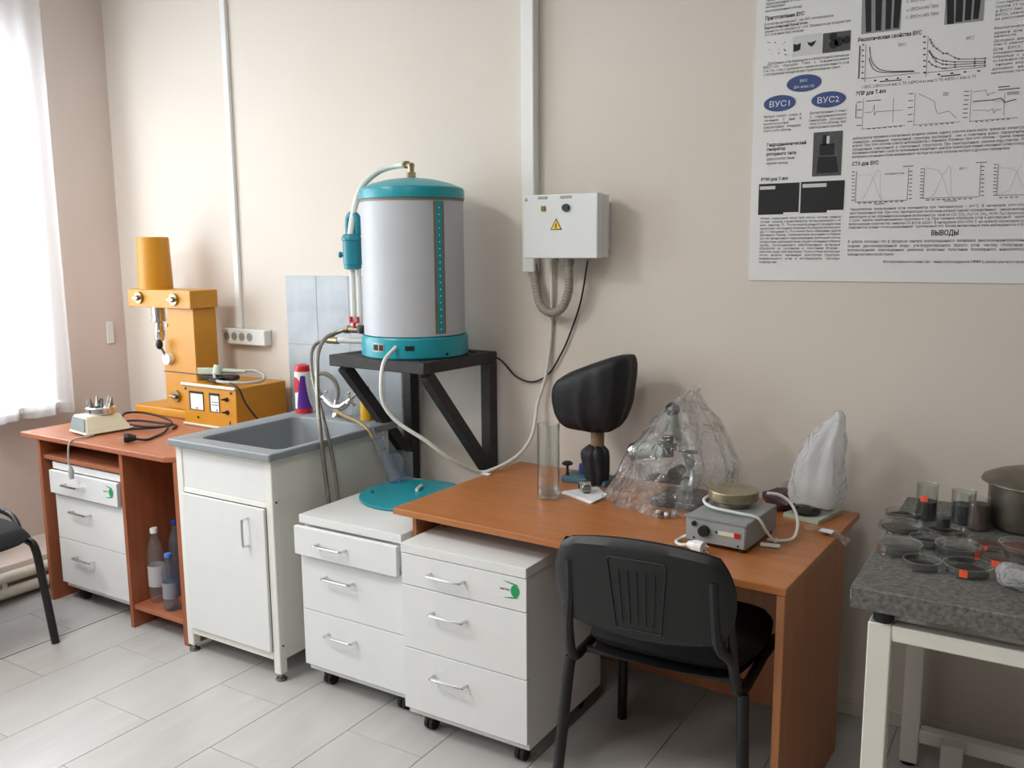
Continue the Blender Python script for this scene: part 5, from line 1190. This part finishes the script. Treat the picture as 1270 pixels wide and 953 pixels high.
# paper with metal nut
bm = B(); P = [(-1.432, 2.622), (-1.279, 2.553), (-1.272, 2.654), (-1.352, 2.735)]
loft(bm, [[(x, y, z) for x, y in P] for z in (DZT, DZT+.004)]); loft(bm, [[(x+.006, y+.004, z) for x, y in P] for z in (DZT+.0042, DZT+.008)])
single('paper_sheets', bm, 'paper', 'folded white paper sheets under the metal nut', 'paper', loc=(-1.35, 2.64, DZT))
t = thing('metal_fitting', 'small chrome pipe nut lying on the white paper', 'fitting', (-1.36, 2.665, DZT+.0085), R(-50))
bm = B(); lathe(bm, [(.012, -.02), (.02, -.02), (.02, .004), (.016, .006), (.016, .02), (.011, .02), (.011, -.018)], (0, 0, 0), 6, True, True)
bmesh.ops.rotate(bm, cent=(0, 0, 0), matrix=Matrix.Rotation(R(90), 3, 'X'), verts=bm.verts); bmesh.ops.translate(bm, vec=(0, 0, .0178), verts=bm.verts); part('hex_nut', bm, 'chrome', t)
bm = B(); lathe(bm, [(.0135, -.012), (.0135, .012)], (.03, 0, 0), 20); bmesh.ops.rotate(bm, cent=(0, 0, 0), matrix=Matrix.Rotation(R(90), 3, 'X'), verts=bm.verts); bmesh.ops.translate(bm, vec=(0, 0, .014), verts=bm.verts); part('ring', bm, 'steel', t)
# microscope in clear bag
mx, my = -1.02, 2.72
t = thing('microscope', 'pale green microscope with black ball eyepiece inside the clear bag', 'microscope', (mx, my, DZT))
bm = B(); box(bm, mx-.09, mx+.08, my-.09, my+.10, DZT, DZT+.03, .01, 2); part('base', bm, 'scope_black', t, True)
bm = B(); tube(bm, [(mx-.01, my+.06, DZT+.03), (mx-.005, my+.07, DZT+.12), (mx-.02, my+.03, DZT+.2), (mx-.035, my-.01, DZT+.27), (mx-.038, my-.02, DZT+.31)], .018, 12, 6); part('arm', bm, 'scope_green', t, True)
bm = B(); ball(bm, (mx-.038, my-.022, DZT+.325), .024, 18, 12); part('eyepiece', bm, 'scope_black', t, True)
bm = B(); cyl(bm, (mx-.165, my-.03, DZT+.168), (mx-.06, my-.02, DZT+.185), .028, .028, 20); part('body_tube', bm, 'scope_green', t, True)
bm = B(); ball(bm, (mx-.17, my-.03, DZT+.169), .029, 18, 12); part('tube_end', bm, 'chrome', t, True)
bm = B(); cyl(bm, (mx-.05, my-.03, DZT+.165), (mx-.05, my-.03, DZT+.235), .022, .02, 18); cyl(bm, (mx-.08, my-.03, DZT+.2), (mx-.02, my-.03, DZT+.2), .014); part('nosepiece', bm, 'scope_black', t, True)
bm = B(); cyl(bm, (mx-.01, my-.03, DZT+.19), (mx+.055, my-.03, DZT+.19), .006); cyl(bm, (mx-.02, my-.05, DZT+.11), (mx-.02, my+.02, DZT+.11), .02); part('focus_knob', bm, 'scope_black', t, True)
bm = B(); box(bm, mx-.11, mx+.02, my-.09, my+.0, DZT+.085, DZT+.095, .003); part('stage', bm, 'scope_black', t, True)
bm = B(); rings = [(.0, .235, .150, -.035, -.035, .05), (.035, .225, .145, -.03, -.03, .05), (.10, .20, .135, -.018, -.02, .055), (.17, .18, .13, -.006, -.01, .055), (.22, .152, .115, .0, .0, .065), (.27, .118, .095, .008, .0, .075), (.32, .08, .07, .006, .0, .085), (.36, .04, .04, .012, .01, .1), (.385, .022, .02, .016, .01, .12), (.405, .024, .02, .02, .01, .15)]
loft(bm, [ringE((mx+ox, my+oy), rx, ry, DZT+z+.001, 0, 64, fo, z*8, 2.0, 11) for z, rx, ry, ox, oy, fo in rings], True, False, False); bmesh.ops.subdivide_edges(bm, edges=bm.edges, cuts=1, use_grid_fill=True); crumple(bm, .012, 13, 2)
for v in bm.verts: v.co.z = max(v.co.z, DZT+.001)
single('clear_plastic_bag', bm, 'clear_bag', 'large crumpled clear plastic bag draped over the microscope', 'plastic bag', loc=(mx, my, DZT), smooth=30)
# cable reel inside / behind the bag
bm = B(); 
for k in range(3): tube(bm, [(mx+.13+.055*math.cos(a), my+.03+.045*math.sin(a), DZT+.01+.012*k) for a in [2*PI*i/16 for i in range(17)]], .007, 8, 3)
single('cable_coil', bm, 'black_rubber', 'coil of dark cable lying at the right foot of the clear bag', 'cord', loc=(mx+.13, my+.03, DZT))
# small dish with bits
t = thing('petri_dish', 'small glass dish of metal bits in front of the clear bag', 'dish', (-1.02, 2.555, DZT))
bm = B(); lathe(bm, [(.038, 0), (.041, .002), (.041, .013), (.0395, .013), (.0393, .003), (.02, .0025)], (0, 0, 0), 32); part('glass_wall', bm, 'glass', t)
for i in range(5):
    bm = B(); ball(bm, (-.022+.012*i*random.uniform(.7, 1.1), random.uniform(-.015, .012), .010), .009, 10, 7, (1, .8, .8)); part('bit', bm, ('paper', 'copper_bits', 'print_black')[i % 3], t)
# hotplate
HP = thing('hotplate', 'grey electric hotplate with round metal disc and front dial on the desk', 'hotplate', (-.772, 2.45, DZT), R(-4))
bm = B(); box(bm, -.092, .092, -.12, .13, .012, .088, .003, 1); part('case', bm, 'hotplate_grey', HP)
bm = B(); box(bm, -.088, .088, -.1225, -.1195, .015, .083, .001, 1); fp = part('front_panel', bm, 'hotplate_front', HP)
bm = B(); box(bm, -.094, .094, -.126, -.1205, .083, .0895); part('front_lip', bm, 'hotplate_grey', HP)
bm = B(); cyl(bm, (-.032, -.1226, .05), (-.032, -.137, .05), .017, .0155, 24); part('dial', bm, 'black_plastic', fp)
bm = B(); cyl(bm, (-.064, -.1226, .067), (-.064, -.129, .067), .0075, .007, 16); part('fuse_knob', bm, 'black_plastic', fp)
bm = B(); box(bm, .01, .058, -.125, -.1226, .046, .057); part('scale_strip', bm, 'ivory', fp)
bm = B(); box(bm, .058, .075, -.1252, -.1226, .044, .059); part('red_switch', bm, 'red_plastic', fp)
bm = B()
for x, z in ((-.065, .024), (.07, .022), (.004, .052)): cyl(bm, (x, -.1226, z), (x, -.124, z), .003)
part('screw', bm, 'black_metal', fp)
bm = B()
for x in (-.075, .075):
    for y in (-.1, .11): cyl(bm, (x, y, 0), (x, y, .013), .011, .011, 12)
part('rubber_foot', bm, 'black_rubber', HP)
bm = B(); lathe(bm, [(.05, .0885), (.05, .10), (.068, .104), (.074, .108), (.075, .132), (.073, .136), (.02, .137)], (-.018, .055, 0), 40); part('heating_disc', bm, 'hotplate_disc', HP)
bm = B(); tube(bm, [(-.085, .06, .109), (-.085, -.01, .107), (-.04, -.055, .103), (.04, -.055, .098), (.096, -.045, .09), (.118, -.03, .05), (.135, .0, .015), (.12, .05, .006)], .0045, 8, 8); part('element_lead', bm, 'white_hose', HP)
bm = B(); P = [(-.79, 2.60, DZT+.13), (-.72, 2.62, DZT+.13), (-.655, 2.61, DZT+.10), (-.61, 2.56, DZT+.05), (-.60, 2.50, DZT+.012), (-.63, 2.465, DZT+.006), (-.675, 2.46, DZT+.006)]
P = [(-.70, 2.55, DZT+.125), (-.665, 2.565, DZT+.12), (-.63, 2.57, DZT+.095), (-.605, 2.55, DZT+.05), (-.605, 2.51, DZT+.012), (-.635, 2.48, DZT+.006), (-.672, 2.47, DZT+.006)]
tube(bm, P, .0048, 8, 8); single('white_lead', bm, 'white_hose', 'white lead arching from the hotplate disc down to the desk at its right', 'cord', loc=P[-1])
bm = B(); P = [(-.87, 2.36, DZT+.012), (-.885, 2.345, DZT+.006), (-.885, 2.31, DZT+.006), (-.86, 2.275, DZT+.006), (-.825, 2.262, DZT+.017)]
P = [(-.868, 2.37, DZT+.02), (-.89, 2.36, DZT+.007), (-.893, 2.325, DZT+.006), (-.868, 2.295, DZT+.01), (-.838, 2.285, DZT+.018)]
tube(bm, P, .0048, 8, 8); t = single('plug_lead', bm, 'white_hose', 'short white cord with a white mains plug lying before the hotplate', 'cord', loc=(P[-1][0], P[-1][1], DZT))
bm = B(); cyl(bm, (-.84, 2.286, DZT+.019), (-.812, 2.278, DZT+.0195), .01, .019, 18); cyl(bm, (-.812, 2.278, DZT+.0195), (-.79, 2.272, DZT+.0195), .019, .018, 18); pg = part('plug', bm, 'white_plastic', t, True)
bm = B()
for dz in (-.008, .008): cyl(bm, (-.79, 2.272, DZT+.0195+dz), (-.772, 2.267, DZT+.0195+dz), .0024, .0024, 8)
part('pin', bm, 'steel', pg, True)
bm = B(); bar(bm, (-.68, 2.425, DZT+.005), (-.625, 2.435, DZT+.005), .02, .008); single('terminal_strip', bm, 'white_plastic', 'tiny pale terminal strip at the right side of the hotplate', 'terminal strip', loc=(-.65, 2.43, DZT))
# plum coloured bundle
bm = B(); ball(bm, (-.725, 2.80, DZT+.037), .045, 24, 16, (1.3, .9, .82)); crumple(bm, .012, 22, 8)
for v in bm.verts: v.co.z = max(v.co.z, DZT)
single('wrapped_bundle', bm, 'plum', 'dark plum coloured crumpled bundle behind the hotplate', 'bundle', loc=(-.725, 2.80, DZT), smooth=25)
bm = B(); ball(bm, (-.69, 2.87, DZT+.052), .05, 24, 16, (1.1, .6, 1.0)); crumple(bm, .012, 20, 4)
for v in bm.verts: v.co.z = max(v.co.z, DZT)
single('crumpled_film', bm, 'clear_bag', 'wad of crumpled clear film behind the plum bundle', 'plastic film', loc=(-.69, 2.87, DZT), smooth=25)
# device under milky bag
t = thing('bagged_instrument', 'instrument on a pale green base under a milky white plastic bag', 'covered equipment', (-.62, 2.80, DZT))
bm = B(); prism(bm, [(-.700, 2.735), (-.582, 2.700), (-.545, 2.86), (-.650, 2.885)], DZT, DZT+.013, 'z'); part('base_plate', bm, 'pale_green', t, True)
bm = B(); lathe(bm, [(.03, .0135), (.042, .016), (.045, .024), (.03, .032), (.005, .034)], (-.635, 2.765, DZT), 28); part('pan', bm, 'scope_black', t, True)
bm = B(); cyl(bm, (-.59, 2.84, DZT+.0135), (-.585, 2.84, DZT+.20), .022, .018, 16); part('pillar', bm, 'grey_pvc', t, True)
bm = B(); sec = [(.045, .075, .062, -.618, 2.80), (.07, .085, .065, -.615, 2.80), (.10, .086, .066, -.613, 2.80), (.15, .080, .062, -.608, 2.80), (.20, .070, .056, -.603, 2.80), (.245, .058, .048, -.590, 2.805), (.29, .040, .036, -.575, 2.81), (.325, .024, .026, -.562, 2.815), (.345, .012, .012, -.556, 2.815)]
loft(bm, [ringE((x, y), rx, ry, DZT+z, -.25*(z-.04) if z < .3 else 0, 40, .05, z*14, 2.6, 7) for z, rx, ry, x, y in sec], True, False, True); crumple(bm, .011, 15, 11); part('plastic_bag', bm, 'milky_bag', t, True, smooth=28)
# zip bag with label over the desk edge
t = thing('zip_bag', 'small clear zip bag with a white label hanging over the right desk edge', 'plastic bag', (-.54, 2.62, DZT))
bm = B(); n = 10
loft(bm, [[(-.61+.135*i/n, 2.66-.02*i/n-.075*j/4*(.5+.5*i/n)+.015, DZT+.004+.004*math.sin(i*1.3+j)+.010*(j % 2)*.4-.018*max(0, i/n-.75)*4) for i in range(n+1)] for j in range(5)], close=False); part('film', bm, 'clear_bag', t, True, smooth=25)
bm = B(); prism(bm, [(-.562, 2.61), (-.523, 2.60), (-.519, 2.635), (-.558, 2.645)], DZT+.0115, DZT+.012, 'z'); part('label_slip', bm, 'paper', t, True)

# the desk stands a little lower and deeper than these were drawn for
for o in list(C.objects)[n_before:]:
    if o.parent is None: o.location = (o.location.x*1.0286, o.location.y*1.0286, o.location.z-.024)
# ------------------------------------------------------------------ stone table on the right
TT = thing('stone_table', 'grey stone slab weighing table on a white steel frame at the right', 'table', (-.30, 2.10, 0))
bm = B(); box(bm, -.374, .86, 2.10, 2.98, .779, .832, .003, 1); part('slab', bm, 'stone', TT, True)
lx = (-.335, .78); ly = (2.125, 2.84)
for x in lx:
    for y in ly:
        bm = B(); box(bm, x, x+.053, y, y+.05, .012, .744, .003, 1); part('leg', bm, 'frame_white', TT, True)
        bm = B(); lathe(bm, [(.022, 0), (.022, .006), (.01, .012)], (x+.026, y+.025, 0), 14); part('levelling_foot', bm, 'black_rubber', TT, True)
        bm = B(); lathe(bm, [(.021, .7445), (.023, .75), (.023, .775), (.02, .779)], (x+.03, y+.025, 0), 20); part('rubber_pad', bm, 'black_rubber', TT, True)
bm = B()
for y in ly: box(bm, lx[0]+.0535, lx[1]-.0005, y, y+.045, .706, .744, .003, 1)
part('long_rail', bm, 'frame_white', TT, True)
bm = B()
for x in lx: box(bm, x+.002, x+.051, ly[0]+.0505, ly[1]-.0005, .704, .744, .003, 1)
part('side_rail', bm, 'frame_white', TT, True)
bm = B(); box(bm, lx[0]+.0535, lx[1]-.0005, ly[1]+.003, ly[1]+.045, .085, .128, .003, 1); part('lower_rail', bm, 'frame_white', TT, True)
bm = B(); box(bm, -.215, -.155, ly[1]-.05, ly[1]+.002, .012, .128, .003, 1); part('lower_post', bm, 'frame_white', TT, True)
TZ = .8325
# petri dishes: (x, y, r, h, contents, tag)
def petri(x, y, r, h, z=TZ, tagged=None, fill='dark_substance', label='', lidded=False):
    t = thing('petri_dish', label, 'dish', (x, y, z), random.uniform(0, 6)*0, 'petri dishes on the stone table')
    bm = B(); lathe(bm, [(r*.95, 0), (r, .001), (r+.0012, .0025), (r, .0045), (r, h-.003), (r+.0012, h-.0015), (r, h), (r-.0022, h), (r-.0025, h-.002), (r-.002, .004), (.01, .003)], (0, 0, 0), 40); part('dish_wall', bm, 'glass', t)
    bm = B(); lathe(bm, [(r*.84, .0036), (r*.86, h*.28), (r*.6, h*.42), (.006, h*.38)], (0, 0, 0), 28); crumple(bm, .0022, 50, x*9); part('contents', bm, fill, t)
    if lidded:
        bm = B(); lathe(bm, [(r*1.05, h*.35), (r*1.05, h*1.12), (r*1.0, h*1.16), (.006, h*1.16)], (0, 0, 0), 36, False, True); part('lid', bm, 'glass_thin', t)
    if tagged is not None:
        bm = B(); a0 = R(tagged); k = (.009/r)
        loft(bm, [[((r*1.02)*math.cos(a0+k*u), (r*1.02)*math.sin(a0+k*u), zz) for u in (-1, -.3, .3, 1)] for zz in (h*.25, h*1.02)], close=False); part('orange_tag', bm, 'orange_tag', t)
    return t
petri(-.352, 2.735, .048, .02, label='round glass dish at the back left, nearest the wall and desk')
petri(-.340, 2.610, .056, .02, label='wide glass dish on the left edge, before the one nearest the wall', lidded=True)
petri(-.232, 2.635, .054, .018, label='glass dish just in front of the two dark beakers')
petri(-.312, 2.405, .054, .026, label='glass dish at the front left corner of the group', lidded=True)
petri(-.258, 2.505, .045, .022, label='glass dish in the middle of the group, between four others')
petri(-.180, 2.455, .055, .03, label='glass dish with a tall rim right of the group middle', tagged=-35, lidded=True)
petri(-.248, 2.315, .044, .022, label='front glass dish without any orange tag')
petri(-.148, 2.330, .055, .024, label='front glass dish with a bright orange tag', tagged=-95)
petri(-.085, 2.435, .045, .022, label='right glass dish partly behind the bagged bowl', tagged=-100, fill='brown_substance')
petri(-.118, 2.575, .052, .016, label='shallow dish near the pot with an orange tag', tagged=-100, fill='brown_substance')
# beakers and jars
def beaker(x, y, r, h, lvl, label, tagz=None, m='dark_substance', z=TZ, taga=-75):
    t = thing('beaker', label, 'beaker', (x, y, z), 0, 'dark beakers on the stone table')
    bm = B(); lathe(bm, [(r*.9, 0), (r, .004), (r, h*.97), (r*1.05, h), (r*1.0, h), (r-.0016, h*.97), (r-.0016, .004), (.01, .0035)], (0, 0, 0), 32); part('glass_wall', bm, 'glass', t)
    bm = B(); lathe(bm, [(r*.93, .0045), (r*.94, lvl), (.008, lvl*.98)], (0, 0, 0), 28); part('contents', bm, m, t)
    if tagz:
        bm = B(); loft(bm, [[(r*1.02*math.cos(R(taga)+u), r*1.02*math.sin(R(taga)+u), zz) for u in (-.35, -.1, .1, .35)] for zz in (tagz-.008, tagz+.008)], close=False); part('orange_tag', bm, 'orange_tag', t)
    return t
beaker(-.292, 2.752, .029, .105, .055, 'tall beaker of dark liquid with an orange tag against the wall', .066, taga=-100)
beaker(-.198, 2.765, .032, .095, .055, 'beaker of black liquid left of the pot')
beaker(-.155, 2.72, .028, .092, .074, 'dark jar with a reddish rim touching the pot', m='brown_substance')
t = beaker(-.235, 2.640, .018, .04, .03, 'small dark cup standing inside a glass dish', m='dark_substance', z=TZ+.0125)
# pot with lid
PT = thing('cooking_pot', 'steel cooking pot with a wide domed lid at the right edge of the stone table', 'pot', (-.025, 2.80, TZ))
bm = B(); lathe(bm, [(.095, 0), (.110, .012), (.116, .04), (.116, .128), (.12, .131), (.114, .131), (.11, .125), (.11, .02), (.02, .015)], (0, 0, 0), 48); part('pot_body', bm, 'pot_steel', PT)
bm = B(); lathe(bm, [(.128, .130), (.136, .134), (.132, .142), (.10, .158), (.06, .17), (.01, .174)], (0, 0, 0), 48); lp = part('lid', bm, 'pot_steel', PT)
bm = B(); lathe(bm, [(.01, .173), (.008, .182), (.018, .188), (.02, .196), (.01, .203), (.002, .204)], (0, 0, 0), 24); part('knob', bm, 'black_plastic', lp)
for s in (-1, 1):
    bm = B(); a = R(120 if s > 0 else -60); c, sn = math.cos(a), math.sin(a)
    tube(bm, [(.114*c-.03*sn, .114*sn+.03*c, .10), (.143*c-.028*sn, .143*sn+.028*c, .10), (.148*c, .148*sn, .10), (.143*c+.028*sn, .143*sn-.028*c, .10), (.114*c+.03*sn, .114*sn-.03*c, .10)], .006, 8, 5); part('pot_handle', bm, 'pot_steel', PT)
# crumpled bag with bowl on top
bm = B(); ball(bm, (-.035, 2.285, TZ+.030), .045, 28, 18, (1.15, 1.0, .8)); crumple(bm, .010, 26, 6)
for v in bm.verts: v.co.z = min(max(v.co.z, TZ), TZ+.058)
single('crumpled_bag', bm, 'frost_bag', 'frosted crumpled plastic bag at the front right of the stone table', 'plastic bag', loc=(-.035, 2.285, TZ), smooth=25)
t = thing('glass_bowl', 'glass bowl of brown powder resting on the frosted bag', 'bowl', (-.03, 2.31, TZ+.0585))
bm = B(); lathe(bm, [(.028, 0), (.044, .006), (.056, .03), (.057, .042), (.0545, .042), (.053, .03), (.042, .009), (.01, .004)], (0, 0, 0), 36); part('bowl_wall', bm, 'glass', t)
bm = B(); lathe(bm, [(.026, .0045), (.04, .011), (.051, .030), (.03, .036), (.005, .034)], (0, 0, 0), 28); crumple(bm, .002, 60, 3); part('powder', bm, 'brown_substance', t)

# flat faces keep their own normals next to small bevels
for o in C.objects:
    if o.type == 'MESH' and len(o.data.polygons) < 4000:
        wn_ = o.modifiers.new('weighted_normals', 'WEIGHTED_NORMAL'); wn_.keep_sharp = True; wn_.weight = 80
